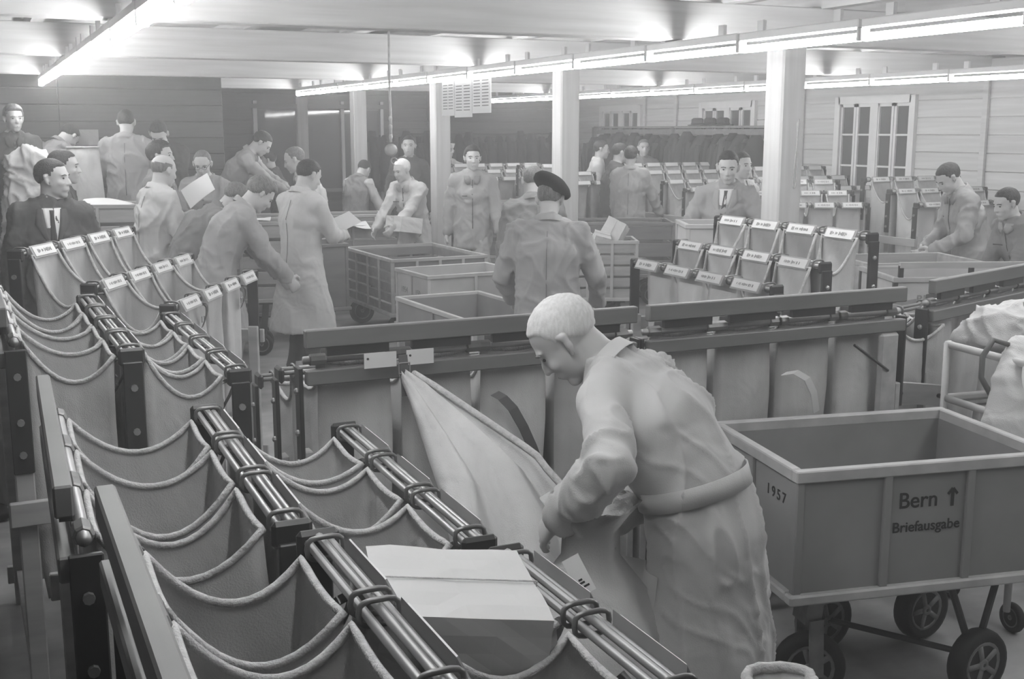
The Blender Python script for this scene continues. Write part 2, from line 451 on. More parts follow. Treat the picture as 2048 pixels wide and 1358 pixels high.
def mouth_points(wd, span, dz, sa, sb, n1=8, n2=11, bow=.02):
    pts = []
    for i in range(n1):
        t = i / n1; pts.append(V((0, wd * t, -.014 * 4 * t * (1 - t))))
    for i in range(n2):
        t = i / n2; s4 = 4 * t * (1 - t); pts.append(V((span * t, wd - bow * s4, -dz * t - sb * s4)))
    for i in range(n1):
        t = i / n1; pts.append(V((span, wd * (1 - t), -dz - .014 * 4 * t * (1 - t))))
    for i in range(n2):
        t = 1 - i / n2; s4 = 4 * t * (1 - t); pts.append(V((span * t, bow * s4, -dz * t - sa * s4)))
    return pts
def bag_meshes(wd, span, dz, depth, sa, sb, seed, bulge, lev=11):
    pts = mouth_points(wd, span, dz, sa, sb)
    n = len(pts); c = V((span / 2, wd / 2, 0)); vs = []; fs = []
    for j in range(lev + 1):
        q = j / lev
        sc = 1 + bulge * math.sin(math.pi * min(q * 1.1, 1)) - .24 * q ** 3
        for i, p in enumerate(pts):
            d = V((p.x - c.x, p.y - c.y, 0)); L = max(d.length, .001)
            ph = i / n
            fold = noise.noise(V((math.cos(ph * 6.283) * 3.2, math.sin(ph * 6.283) * 3.2, q * 1.3 + seed * 7.1))) * .03
            fold += noise.noise(V((math.cos(ph * 6.283) * 7, math.sin(ph * 6.283) * 7, q * 2.0 + seed * 3.3))) * .013
            amp = min(q * 3.5, 1.0)
            r = (L * sc + fold * amp) / L
            zt = p.z * (1 - q) ** .8
            vs.append(V((c.x + d.x * r, c.y + d.y * r, zt - depth * q - (dz * .5 * q))))
    for j in range(lev):
        for i in range(n):
            i2 = (i + 1) % n; fs.append((j * n + i, j * n + i2, (j + 1) * n + i2, (j + 1) * n + i))
    vs.append(V((c.x, c.y, -depth - dz * .5 - .02))); e = len(vs) - 1
    for i in range(n): fs.append((lev * n + i, lev * n + (i + 1) % n, e))
    cloth = MB().add(vs, fs).mesh('mail_bag', M['canvas'], True)
    rim = MB().tube([p + V((0, 0, .002)) for p in pts], .0082, 6, closed=True).mesh('rope_rim', M['rope'], True)
    return cloth, rim
def strap_mesh(seed):
    rnd = random.Random(seed); mb = MB(); pts = []
    for k in range(9):
        t = k / 8
        pts.append(V((.012 + .05 * math.sin(t * 3.0), rnd.uniform(.0, .004) + .09 * t, -.02 - .13 * t + .05 * math.sin(t * 3.1))))
    vs = []; fs = []
    for p in pts:
        vs += [p + V((0, -.012, 0)), p + V((0, .012, .004)), p + V((.004, .012, .008)), p + V((.004, -.012, .004))]
    for k in range(8):
        for e in range(4):
            a, b = k * 4 + e, k * 4 + (e + 1) % 4; fs.append((a, b, b + 4, a + 4))
    fs += [(3, 2, 1, 0), (32, 33, 34, 35)]
    return mb.add(vs, fs).mesh('strap', M['leather'])
def buckle_mesh():
    return MB().tube([V((0, -.018, -.014)), V((0, .018, -.014)), V((0, .018, .014)), V((0, -.018, .014))], .0028, 5, closed=True).mesh('buckle', M['pipe'])

def ring_mesh():
    pts = []
    for k in range(14):
        a = 2 * math.pi * k / 14
        pts.append(V((.034 * math.copysign(abs(math.cos(a)) ** .6, math.cos(a)), 0, .003 + .021 * math.copysign(abs(math.sin(a)) ** .6, math.sin(a)))))
    return MB().tube(pts, .005, 6, closed=True).mesh('clamp_ring', M['ring'], True)
def holder_mesh(L):
    mb = MB(); c = [(.03, .03), (.058, -.026), (.03, -.026)]
    vs = [V((x, s * L / 2, z)) for s in (-1, 1) for x, z in c]
    return mb.add(vs, [(0, 1, 2), (5, 4, 3), (0, 3, 4, 1), (1, 4, 5, 2), (2, 5, 3, 0)]).mesh('label_holder', M['holder'])
def card_mesh(L):
    rot = Matrix.Rotation(math.atan2(.056, .028), 3, 'Y')
    return MB().box((.0465, 0, .003), (.046, L, .004), rot).mesh('label_card', M['card'])
def print_mesh(L, seed):
    rnd = random.Random(seed); rot = Matrix.Rotation(math.atan2(.056, .028), 3, 'Y'); mb = MB()
    y = -L * .32
    while y < L * .3:
        w_ = rnd.uniform(.004, .009)
        mb.box(V((.0488, y, .0042)), (rnd.choice((.010, .014, .018)), w_, .0012), rot); y += w_ + rnd.choice((.004, .004, .012))
    return mb.mesh('lettering', M['print'])

def rack(name_phrase, label, origin, yaw, rails, n, pitch, near='near', sag=(.05, .12), depth=.8, seed=1, back_bars=True, prints=True, straps=True, legs=True, skip=(), ends=(0, 1), bag_bulge=(-.05, .05), top_labels=True):
    rnd = random.Random(seed)
    L = n * pitch
    rk = thing('sorting_rack', label, 'rack', (origin[0], origin[1], 0), R(yaw), 'sorting racks for mail bags')
    ring = cached('ring', ring_mesh); hold = cached(('hold', round(pitch, 2)), lambda: holder_mesh(pitch * .74)); card = cached(('card', round(pitch, 2)), lambda: card_mesh(pitch * .66))
    for ri, (off, z) in enumerate(rails):
        mb = MB()
        if ri == 0 and back_bars:
            mb.tube([(off + .0, -.03, z), (off + .0, L + .03, z)], .013, 8)
        else:
            for dx, dzz in ((-.02, 0), (0, .010), (.02, 0)):
                mb.tube([(off + dx, -.02, z + dzz), (off + dx, L + .02, z + dzz)], .0082, 8)
        rl = mb.build('rail', M['pipe'], rk, True)
        if ri == 0 and back_bars:
            MB().box((off - .03, L / 2, z + .075), (.034, L + .06, .06), bev=.004).build('upper_bar', M['bar'], rk)
            MB().box((off - .03, L / 2, z - .052), (.034, L + .06, .05), bev=.004).build('lower_bar', M['bar'], rk)
            slot = cached(('slot', round(pitch, 2)), lambda: MB().box((0, 0, 0), (.02, pitch * .72, .03)).mesh('slot_plate', M['steel']))
            clamp = cached('clamp', lambda: MB().lathe([(.016, -.028), (.02, -.024), (.02, .024), (.016, .028)], (0, 0, 0), 'Y', 8).mesh('pipe_clamp', M['ring']))
            for k in range(n):
                obj('slot_plate', slot, rk, (off - .028, (k + .5) * pitch, z + .03))
                for s in (.06, .94): obj('pipe_clamp', clamp, rl, (off, (k + s) * pitch, z))
        else:
            cap = cached('railcap', lambda: MB().box((0, 0, -.006), (.08, .02, .055), bev=.008).mesh('rail_cap', M['steel']))
            for u in (-.03, L + .03): obj('rail_cap', cap, rl, (off, u, z))
            for k in range(n):
                for s in (.07, .93): obj('clamp_ring', ring, rl, (off, (k + s) * pitch, z))
        for k in range(n if (ri > 0 or top_labels) else 0):
            h = obj('label_holder', hold, rk, (off, (k + .5) * pitch, z))
            obj('label_card', card, h)
            if prints:
                sd = rnd.randint(0, 5)
                obj('lettering', cached(('pr', sd, round(pitch, 2)), lambda: print_mesh(pitch * .66, sd)), h)
        if legs:
            for u in (-.045, L + .045):
                MB().box((off, u, z - .21), (.06, .014, .38), bev=.003).build('bracket_plate', M['steel'], rk)
                MB().box((off, u + (.02 if u < 0 else -.02), (z - .3) / 2), (.055, .03, z - .3), bev=.004).build('post', M['wood'], rk)
                bolt = cached('bolt', lambda: MB().lathe([(.011, -.009), (.011, .004), (.005, .009)], (0, 0, 0), 'Y', 8).mesh('bolt', M['pipe']))
                for zz in (.1, .24, .34): obj('bolt', bolt, rk, (off, u + (-.009 if u < 0 else .009), z - zz))
    if legs:
        o0, o1 = rails[0][0], rails[-1][0]; zl = rails[-1][1]
        for u in (-.045, L + .045):
            for zz in (zl - .36, .12):
                MB().box(((o0 + o1) / 2, u + (-.02 if u < 0 else .02), zz), (o1 - o0 + .1, .024, .075), bev=.003).build('crossbar', M['wood'], rk)
        MB().box((o0, L / 2, .12), (.03, L, .07)).build('stretcher', M['wood'], rk)
        MB().box((o1, L / 2, .12), (.03, L, .07)).build('stretcher', M['wood'], rk)
    # the bags
    rotm = Matrix.Rotation(R(yaw), 3, 'Z'); k_ = 0
    strap = cached('strap', lambda: strap_mesh(3)); buck = cached('buckle', buckle_mesh)
    rows = {1: ['only'], 2: ['upper', 'lower'], 3: ['upper', 'middle', 'lower']}[len(rails) - 1]
    for ri in range(len(rails) - 1):
        (oa, za), (ob, zb) = rails[ri], rails[ri + 1]
        for k in range(n):
            if (ri, k) in skip: continue
            vi = rnd.randint(0, 3)
            ea = .022 if (ri == 0 and back_bars) else .045
            wd, span, dz = pitch * .84, (ob - oa) - ea - .045, za - zb
            key = ('bag', round(wd, 2), round(span, 2), round(dz, 2), vi, sag, depth)
            def mk():
                r2 = random.Random(vi * 17 + 5)
                return bag_meshes(wd, span, dz, min(depth, zb - .14), r2.uniform(*sag), r2.uniform(*sag), vi + 1, r2.uniform(*bag_bulge))
            cl, rm = cached(key, mk)
            loc = V((origin[0], origin[1], 0)) + rotm @ V((oa + ea, (k + .08) * pitch, za - .012))
            b = obj('mail_bag', cl, None, loc, R(yaw))
            tag(b, 'canvas mail bag, %s from %s end, %s row, %s' % (ORD[k], near, rows[ri], name_phrase), 'mail bag', 'canvas mail bags hung in racks')
            obj('rope_rim', rm, b)
            if straps and rnd.random() < .45:
                so = obj('strap', strap, b, (span * .99, wd * rnd.uniform(.2, .5), -dz - .02)); obj('buckle', buck, so, (.03, .085, -.1))
    return rk

RK = 'sorting rack hung with canvas bags, '
def rk_(phrase, *a, **k): return rack(phrase, RK + phrase, *a, **k)
rk_('rack in the bottom left corner', (.185, .72), 0, [(0, 1.255), (.335, 1.205), (.715, 1.115)], 4, .31, 'near', (.05, .1), seed=3, top_labels=False)
rk_('rack left of the stooping man', (.125, 2.14), -1.0, [(0, 1.225), (.375, 1.19), (.765, 1.10)], 3, .325, 'near', (.07, .13), seed=5, top_labels=False)
rk_('rack below the suited man', (.06, 3.70), 1.0, [(0, 1.33), (.33, 1.265), (.66, 1.17)], 4, .315, 'near', (.05, .11), seed=8, top_labels=False)
rk_('slanted rack below the bald man', (.14, 5.66), -28.5, [(0, 1.40), (.33, 1.25), (.69, 1.16)], 4, .31, 'left', (.06, .16), seed=11, back_bars=False)
rk_('rail rack behind the stooping man', (2.115, 3.61), 90, [(0, 1.215), (.34, 1.11), (.68, 1.02)], 4, .293, 'right', (.05, .1), depth=1.0, seed=14, bag_bulge=(-.02, .02))
rb2 = rk_('rail rack behind the lettered cart', (3.395, 3.61), 90, [(0, 1.215), (.34, 1.11), (.66, 1.02)], 4, .293, 'right', (.05, .1), depth=1.0, seed=17, bag_bulge=(-.02, .02))
rk_('label rack before the thick pillar', (3.93, 5.60), 180, [(0, 1.44), (.28, 1.31), (.56, 1.215)], 4, .305, 'far', (.08, .2), seed=21, back_bars=False)
rk_('rail rack at the right edge', (4.84, 4.10), 108, [(0, 1.215), (.32, 1.11)], 4, .3, 'right', (.05, .1), seed=23)
rk_('far rack by the sack holder', (8.15, 9.15), -90, [(0, 1.46), (.37, 1.36), (.74, 1.25)], 4, .30, 'left', (.08, .2), seed=25, back_bars=False, straps=False)
rk_('far rack right of thick pillar', (7.0, 9.85), -112, [(0, 1.43), (.45, 1.34), (.9, 1.25)], 4, .27, 'left', (.08, .2), seed=27, back_bars=False, straps=False)
rk_('farthest rack under large window', (8.1, 11.4), -92, [(0, 1.5), (.45, 1.40), (.9, 1.3)], 5, .26, 'left', (.08, .2), seed=29, back_bars=False, straps=False, prints=False)
rk_('far rack left of second pillar', (6.2, 15.6), -90, [(0, 1.45), (.55, 1.38), (1.1, 1.3)], 5, .28, 'left', (.08, .2), seed=31, back_bars=False, prints=False, straps=False)
rk_('far rack right of second pillar', (6.7, 14.3), -90, [(0, 1.47), (.5, 1.38), (1.0, 1.28)], 3, .28, 'left', (.08, .2), seed=33, back_bars=False, prints=False, straps=False)
rk_('far rack before the hanging coats', (7.75, 13.3), -90, [(0, 1.5), (.5, 1.42), (1.0, 1.32), (1.5, 1.25)], 5, .28, 'left', (.08, .2), seed=35, back_bars=False, prints=False, straps=False)
MB().box((-.035, .05, .66), (.03, .1, .95), bev=.012).build('end_board', M['wood'], rb2)
MB().tube([(-.05, .24, 1.1), (-.055, .06, .98)], .006, 6).build('brace_rod', M['steel'], rb2)
cl_, rm_ = bag_meshes(.2, .3, .08, .8, .1, .06, 3, .05)
gb = obj('mail_bag', cl_, None, (3.45, 3.68, 1.2)); tag(gb, 'canvas bag sagging in the gap between two rail racks on the right', 'mail bag', 'canvas mail bags hung in racks'); obj('rope_rim', rm_, gb)
cb_ = MB().bar((3.44, 3.66, .86), (3.70, 3.60, .83), .03, .09).build('cross_rail', M['wood']); tag(cb_, 'short wooden cross rail bolted low between two rail racks', 'rail')
for k in (0, 1): MB().lathe([(.01, -.01), (.01, .004), (.004, .007)], (3.48 + .18 * k, 3.634 - .04 * k, .855 - .02 * k), 'Y', 8).build('bolt', M['steel'], cb_)
# ------------------------------------------------------------------ carts, crates, parcels and fittings
TEXTS = []
def lettering(txt, size, parent, loc, rot, mtl='ink', name='lettering', spacing=1.0):
    cu = bpy.data.curves.new('txt', 'FONT'); cu.body = txt; cu.size = size; cu.align_x = 'CENTER'; cu.align_y = 'CENTER'; cu.extrude = .0008; cu.space_character = spacing; cu.offset = size * .008
    o = bpy.data.objects.new('txt', cu); COL.objects.link(o)
    TEXTS.append((o, parent, loc, rot, mtl, name))
def flush_text():
    dg = bpy.context.evaluated_depsgraph_get()
    for (o, parent, loc, rot, mtl, name) in TEXTS:
        me = bpy.data.meshes.new_from_object(o.evaluated_get(dg)); me.materials.clear(); me.materials.append(M[mtl])
        q = obj(name, me, parent, loc); q.rotation_euler = rot
    for t in TEXTS:
        cu = t[0].data; bpy.data.objects.remove(t[0]); bpy.data.curves.remove(cu)

def wheel(parent, loc, r, wd, ang=0.0, spokes=True, pale=False):
    """axle along local X turned by ang"""
    def mk_t():
        return MB().lathe([(r * .66, -wd * .36), (r * .8, -wd * .5), (r * .93, -wd * .46), (r, -wd * .2), (r, wd * .2), (r * .93, wd * .46), (r * .8, wd * .5), (r * .66, wd * .36)], (0, 0, 0), 'X', 28).mesh('tyre', M['rubber'], True)
    def mk_h():
        mb = MB().lathe([(r * .66, -wd * .3), (r * .68, -wd * .4), (r * .58, -wd * .4), (r * .55, -wd * .22), (r * .2, -wd * .2), (r * .17, -wd * .45), (r * .06, -wd * .48), (r * .06, wd * .48), (r * .17, wd * .45), (r * .2, wd * .2), (r * .55, wd * .22), (r * .58, wd * .4), (r * .68, wd * .4), (r * .66, wd * .3)], (0, 0, 0), 'X', 20)
        if spokes:
            for k in range(5):
                a = 2 * math.pi * k / 5
                mb.bar((-wd * .3, 0, 0), (-wd * .34, math.cos(a) * r * .6, math.sin(a) * r * .6), r * .16, wd * .2, (1, 0, 0))
        return mb.mesh('hub', M['rim'], True)
    t = obj('tyre', cached(('tyre', r, wd), mk_t), parent, loc, ang)
    obj('hub', cached(('hub', r, wd, spokes), mk_h), t)
    return t

def box_cart(label, c, yaw, L, W, z0, z1, panel='cartpaint', rim='cartrim', ribs=2, endribs=1, slats=0, wheels='caster', wr=.11, group='mail carts', name='mail_cart', cat='cart', rimw=.03, corner=None):
    o = thing(name, label, cat, (c[0], c[1], 0), R(yaw), group)
    h = z1 - z0
    sides = [((0, -W / 2, 0), L, 0), ((0, W / 2, 0), L, 0), ((-L / 2, 0, 0), W, 1), ((L / 2, 0, 0), W, 1)]
    for (p, ln, ax) in sides:
        if slats:
            sh = h / slats
            for k in range(slats):
                d = (ln, .018, sh * .8) if ax == 0 else (.018, ln, sh * .8)
                MB().box((p[0], p[1], z0 + sh * (k + .5)), d, bev=.003).build('slat', M[panel], o)
        else:
            d = (ln, .018, h) if ax == 0 else (.018, ln, h)
            MB().box((p[0], p[1], z0 + h / 2), d).build('side_panel', M[panel], o)
        sg = -1 if (p[0] + p[1]) < 0 else 1
        n = ribs if ax == 0 else endribs
        for k in range(n):
            t = (k + 1) / (n + 1) - .5
            q = (p[0] + t * ln, p[1] + sg * .016, z0 + h / 2) if ax == 0 else (p[0] + sg * .016, p[1] + t * ln, z0 + h / 2)
            MB().box(q, (.028, .016, h) if ax == 0 else (.016, .028, h), bev=.003).build('rib', M[rim if slats else panel], o)
        q = (p[0], p[1] + sg * .008, z1 + rimw * .2) if ax == 0 else (p[0] + sg * .008, p[1], z1 + rimw * .2)
        MB().box(q, (ln + .05, rimw, rimw * 1.1) if ax == 0 else (rimw, ln + .05 - rimw * 2, rimw * 1.1), bev=.004).build('top_rail', M[rim], o)
        q = (p[0], p[1] + sg * .012, z0) if ax == 0 else (p[0] + sg * .012, p[1], z0)
        MB().box(q, (ln + .07, .045, .035) if ax == 0 else (.045, ln - .02, .035), bev=.006).build('base_rail', M[rim], o)
    for sx in (-1, 1):
        for sy in (-1, 1):
            MB().box((sx * (L / 2 + .004), sy * (W / 2 + .004), z0 + h / 2), (.03, .03, h), bev=.004).build('corner_strip', M[corner or (rim if slats else panel)], o)
    MB().box((0, 0, z0 + .012), (L, W, .02)).build('bottom_board', M[panel], o)
    if wheels == 'caster':
        for sx in (-1, 1):
            for sy in (-1, 1):
                x, y = sx * (L / 2 - .16), sy * (W / 2 - .1)
                f_ = MB(); f_.box((x, y, z0 - .03), (.12, .1, .02)); f_.bar((x, y, z0 - .03), (x - .04, y, wr * 1.1), .05, .05)
                for s in (-1, 1): f_.bar((x - .02, y + s * .035, wr * 1.9), (x - .05, y + s * .035, wr), .03, .008)
                f_.build('fork', M['steel'], o)
                wheel(o, (x - .05, y, wr), wr, .045, R(90), False)
    return o

# the lettered cart in the foreground
LC = box_cart('grey mail cart stencilled Bern and Briefausgabe, in the right foreground', (2.82, 3.04), -10.8, .92, .62, .455, .86, ribs=2, endribs=1, wheels=None, rimw=.036)
for (x, y) in ((-.30, -.14), (.28, -.26), (-.06, .2), (.36, .2)):
    wheel(LC, (x, y, .122), .122, .07, R(70) if x < -.1 else R(104))
    fk = MB()
    if x < -.1:
        fk.bar((x, y, .45), (x - .02, y, .29), .09, .06)
        for s in (-1, 1): fk.bar((x - .01, y + s * .05, .31), (x, y + s * .05, .1), .05, .012, (0, 1, 0))
        fk.build('fork', M['rim'], LC)
    else:
        fk.tube([(x - .14, y, .45), (x, y + .02, .122)], .013, 8); fk.tube([(x + .06, y, .45), (x, y + .02, .122)], .013, 8); fk.tube([(x, y - .03, .122), (x, y + .04, .122)], .018, 8)
        fk.build('axle_strut', M['steel'], LC)
MB().tube([(-.06, .2, .122), (.28, -.23, .135)], .012, 8).build('axle_rod', M['steel'], LC)
lettering('Bern', .076, LC, (-.035, -.3205, .755), (R(90), 0, 0)); lettering('Briefausgabe', .05, LC, (0, -.3205, .665), (R(90), 0, 0))
ar = MB().box((.092, -.321, .757), (.011, .0016, .06)).box((.083, -.321, .778), (.026, .0016, .009), Matrix.Rotation(R(-50), 3, 'Y')).box((.101, -.321, .778), (.026, .0016, .009), Matrix.Rotation(R(50), 3, 'Y'))
ar.build('arrow_mark', M['ink'], LC)
lettering('1957', .05, LC, (-.4705, -.17, .765), (R(90), 0, R(-90)), spacing=1.5)

# carts in the middle of the hall
box_cart('open grey box cart just behind the long rails, pale rim', (3.17, 7.5), 3, .66, 1.3, .3, .70, panel='cartpaint', rim='cartlight', ribs=1, endribs=1, corner='cartlight')
c2 = box_cart('pale panelled cart between the grey box cart and the slatted cart', (3.72, 9.2), 4, .86, .64, .28, .75, panel='cartlight', rim='cartlight', ribs=1, endribs=1)
lettering('150', .07, c2, (-.4405, -.12, .6), (R(90), 0, R(-90)), 'print'); lettering('1954', .07, c2, (-.4405, .16, .6), (R(90), 0, R(-90)), 'print')
box_cart('dark slatted cart on large casters behind the pale cart', (3.86, 10.72), 2, .94, 1.3, .26, .76, panel='woodd', rim='wood', ribs=3, endribs=3, slats=5, wr=.13)
box_cart('dark boarded cart behind the long pale coat', (2.62, 10.75), 4, .95, .5, .28, .88, panel='woodd', rim='woodd', ribs=2, endribs=1, wr=.1)
box_cart('slatted wooden crate behind the dark boarded cart', (3.65, 12.25), -5, 1.0, .5, .3, .92, panel='wood', rim='wood', ribs=1, slats=5, wr=.1, name='wooden_crate', cat='crate')
box_cart('long slatted crate below the man in the knitted vest', (3.55, 13.05), -5, 1.5, .55, .3, .98, panel='wood', rim='wood', ribs=2, slats=5, wr=.1, name='wooden_crate', cat='crate')
box_cart('wooden slatted crate full of papers beside the suited man', (.95, 10.25), -20, .62, .45, .62, 1.33, panel='wood', rim='wood', ribs=1, slats=5, wr=.1, name='wooden_crate', cat='crate')
box_cart('wooden slatted crate of letters below the paper readers', (2.05, 10.1), -15, .7, .42, .5, 1.16, panel='wood', rim='wood', ribs=1, slats=5, wr=.1, name='wooden_crate', cat='crate')
box_cart('slatted cart piled with pale parcels right of the beret man', (5.62, 10.15), -24, .72, .5, .3, .86, panel='wood', rim='cartlight', ribs=2, slats=5, wr=.12)
box_cart('long dark boarded cart behind the parcel cart', (6.6, 11.45), -24, 1.15, .7, .35, .92, panel='woodd', rim='woodd', ribs=0, endribs=0, slats=3, wr=.12)
box_cart('second dark boarded cart with raised end before the far racks', (5.9, 12.8), -24, 1.1, .5, .45, 1.08, panel='woodd', rim='wood', ribs=1, endribs=0, slats=3, wr=.12)
box_cart('tall pale box cart under the hands of the man in a tie', (4.98, 7.15), -24, .52, .45, .35, 1.26, panel='cartlight', rim='cartlight', ribs=0, endribs=0, wr=.12)
t1 = box_cart('pale wooden tray trolley marked BERN right of the thick pillar', (5.75, 5.62), -22, .95, .6, .72, 1.02, panel='cartlight', rim='wood', ribs=1, endribs=1, wr=.12, corner='steel')
lettering('BERN', .075, t1, (-.25, -.311, .9), (R(90), 0, 0), 'print')
MB().bar((-.46, -.31, 1.12), (.46, -.31, 1.12), .035, .035).build('hand_bar', M['wood'], t1)
for x in (-.45, 0, .45): MB().box((x, -.31, 1.065), (.03, .02, .1)).build('bar_bracket', M['steel'], t1)
t2 = box_cart('second open wooden tray trolley nearer the sack holder', (6.2, 6.5), -16, .85, .62, .7, 1.0, panel='wood', rim='wood', ribs=1, endribs=1, wr=.12)

# parcels and papers
def parcel(label, c, d, rot=(0, 0, 0), m='paper', group=None):
    o = thing('parcel', label, 'parcel', c, 0, group); o.rotation_euler = rot
    bm = bmesh.new(); bmesh.ops.create_cube(bm, size=1.0)
    bmesh.ops.subdivide_edges(bm, edges=list(bm.edges), cuts=5, use_grid_fill=True)
    for v_ in bm.verts:
        p = v_.co; n_ = noise.noise(V((p.x * 4 + c[0], p.y * 4 + c[1], p.z * 4)))
        v_.co = V((p.x * d[0], p.y * d[1], p.z * d[2])) + V((p.x, p.y, p.z)).normalized() * n_ * .007
    me = bpy.data.meshes.new('wrapping'); bm.to_mesh(me); bm.free(); me.materials.append(M[m]); obj('wrapping', me, o)
    fl = MB(); fl.box((d[0] * .5 + .003, 0, d[2] * .12), (.004, d[1] * .7, d[2] * .5)); fl.build('end_flap', M[m], o)
    st = MB(); e = .004
    st.tube([(-d[0] / 2 - e, 0, -d[2] / 2 - e), (d[0] / 2 + e, 0, -d[2] / 2 - e), (d[0] / 2 + e, 0, d[2] / 2 + e), (-d[0] / 2 - e, 0, d[2] / 2 + e)], .0018, 5, closed=True)
    st.build('string', M['rope'], o)
    return o
parcel('large brown-paper parcel lying across the rack in the foreground', (.70, 1.79, 1.075), (.29, .3, .19), (R(2), R(7), R(-12)))
for (lab, c, d, rz) in (('round pale bundle on the parcel cart, left one', (5.42, 10.2, .92), (.2, .17, .16), .3), ('pointed pale parcel on the parcel cart, right one', (5.75, 10.05, .95), (.24, .2, .22), .9), ('small white packet in front on the parcel cart', (5.55, 9.95, .9), (.16, .12, .1), -.3)):
    parcel(lab, c, d, (R(25), R(15), rz), 'sheet', 'pale parcels on the cart')
def sheet(label, c, d, rot, m='sheet', name='paper_sheet', wav=.015):
    n_ = 8; vs = []; fs = []
    for s in (0, 1):
        for i in range(n_ + 1):
            for j in range(n_ + 1):
                x, y = (i / n_ - .5) * d[0], (j / n_ - .5) * d[1]
                vs.append(V((x, y, wav * math.sin(x * 9 + y * 6 + c[0]) - s * .0025)))
    q = (n_ + 1) ** 2
    for i in range(n_):
        for j in range(n_):
            a = i * (n_ + 1) + j; fs.append((a, a + n_ + 1, a + n_ + 2, a + 1)); fs.append((q + a, q + a + 1, q + a + n_ + 2, q + a + n_ + 1))
    o = MB().add(vs, fs).build(name, M[m], None, True, c); o.rotation_euler = rot
    return tag(o, label, 'paper')
sheet('white sheet held up by the bald man', (1.62, 9.62, 1.47), (.26, .2), (R(55), R(-35), R(-24)))
sheet('paper slip read by the man in the long pale coat', (2.62, 8.95, 1.22), (.26, .17), (R(35), R(-25), R(10)))
sheet('crumpled papers on the left slatted crate', (.95, 10.25, 1.35), (.42, .3), (R(5), R(4), R(-20)), wav=.02)
sheet('letters heaped on the middle slatted crate', (2.05, 10.1, 1.18), (.5, .32), (R(4), R(-5), R(-15)), wav=.02)
sheet('white papers lying on the rear crate by the older man', (3.5, 12.0, .98), (.6, .3), (R(3), R(6), R(-5)), wav=.03)
parcel('pale bundle under the older man\'s hands', (4.02, 11.45, .98), (.3, .24, .16), (0, R(8), .4), 'sheet')

# big notice sheet hung from the middle tube row
nt_ = thing('notice_sheet', 'large paper notice with columns hanging under the middle tube row', 'notice', (3.765, 9.17, 2.06))
for k, (y0, y1, zb) in enumerate(((-.58, -.2, .03), (-.2, .18, 0), (.18, .46, .015))):
    MB().box((-.004 * k, (y0 + y1) / 2, (.31 + zb) / 2), (.003, y1 - y0 + .01, .31 - zb)).build('sheet', M['notice'], nt_)
    for c_ in range(2):
        for r_ in range(9):
            yy = y0 + (y1 - y0) * (.28 + .46 * c_); 
            MB().box((-.004 * k - .003, yy, .06 + zb + r_ * .025), (.002, (y1 - y0) * .34, .007)).build('printed_line', M['print'], nt_)

# hoist rope with pulley
pl = thing('pulley', 'small pulley hanging on a knotted rope in mid-hall', 'pulley', (2.75, 8.09, 1.735))
MB().tube([(0, 0, .13), (.004, .0, .3), (-.003, 0, .5), (0, 0, 1.0)], .009, 6).build('rope', M['rope'], pl, True)
kn = MB()
for zz in (.17, .24, .3): kn.ell((0, 0, zz), (.014, .014, .022))
kn.build('knot', M['rope'], pl, True)
MB().lathe([(.025, -.018), (.044, -.016), (.047, 0), (.044, .016), (.025, .018)], (0, 0, .075), 'Y', 18).build('sheave', M['chain'], pl, True)
MB().tube([(.02 + .022 * math.cos(a * .6), 0, -.005 + .024 * math.sin(a * .6)) for a in range(9)], .007, 6).build('hook', M['chain'], pl, True)

# loading platform at the back left with sacks
pf = MB().box((-.55, 12.0, .2), (5.7, 1.62, .4)).build('platform', M['woodd']); tag(pf, 'low loading platform along the dark wall', 'platform', kind='structure')
def sack(label, c, r, h, seed, m='canvas', lean_=(0, 0), neck=False, squash=1.0, name='mail_sack', tagged=False, rz=0):
    n_, lev = 28, 14; vs = []; fs = []
    prof = [(0, .6), (.05, .9), (.25, 1.05), (.5, 1.02), (.75, .95), (.92, .85), (1.0, .8)] if not neck else [(0, .6), (.06, .95), (.25, 1.1), (.5, 1.0), (.68, .75), (.82, .38), (.88, .2), (.93, .26), (1.0, .45)]
    def pr(t):
        for (a, b), (c2_, d2) in zip(prof, prof[1:]):
            if t <= c2_: return b + (d2 - b) * (t - a) / (c2_ - a)
        return prof[-1][1]
    for j in range(lev + 1):
        t = j / lev
        for k in range(n_):
            a = 2 * math.pi * k / n_
            f1 = noise.noise(V((math.cos(a) * 2.2, math.sin(a) * 2.2, t * 1.5 + seed * 5))) * .26 + noise.noise(V((math.cos(a) * 5, math.sin(a) * 5, t * 2 + seed * 3))) * .1
            rr = r * pr(t) * (1 + f1)
            vs.append(V((math.cos(a) * rr + lean_[0] * t, math.sin(a) * rr * squash + lean_[1] * t, h * t)))
    for j in range(lev):
        for k in range(n_): k2 = (k + 1) % n_; fs.append((j * n_ + k, j * n_ + k2, (j + 1) * n_ + k2, (j + 1) * n_ + k))
    vs.append(V((lean_[0] * .9, lean_[1] * .9, h * (.93 if not neck else .9)))); e = len(vs) - 1
    for k in range(n_): fs.append((lev * n_ + k, lev * n_ + (k + 1) % n_, e))
    fs.append(tuple(range(n_ - 1, -1, -1)))
    o = MB().add(vs, fs).build(name, M[m], None, True, c); o.rotation_euler = (0, 0, rz); tag(o, label, 'sack', 'loose filled sacks')
    if neck:
        MB().tube([V((math.cos(2 * math.pi * k / 14) * r * .23 + lean_[0] * .88, math.sin(2 * math.pi * k / 14) * r * .23 * squash + lean_[1] * .88, h * .88)) for k in range(14)], .008, 6, closed=True).build('tie_cord', M['rope'], o, True)
    else:
        MB().tube([vs[lev * n_ + k] for k in range(n_)], .011, 6, closed=True).build('rope_rim', M['rope'], o, True)
    return o
sack('tall canvas bag standing open before the dark wall at back left', (.89, 11.25, .4), .16, 1.4, 4)
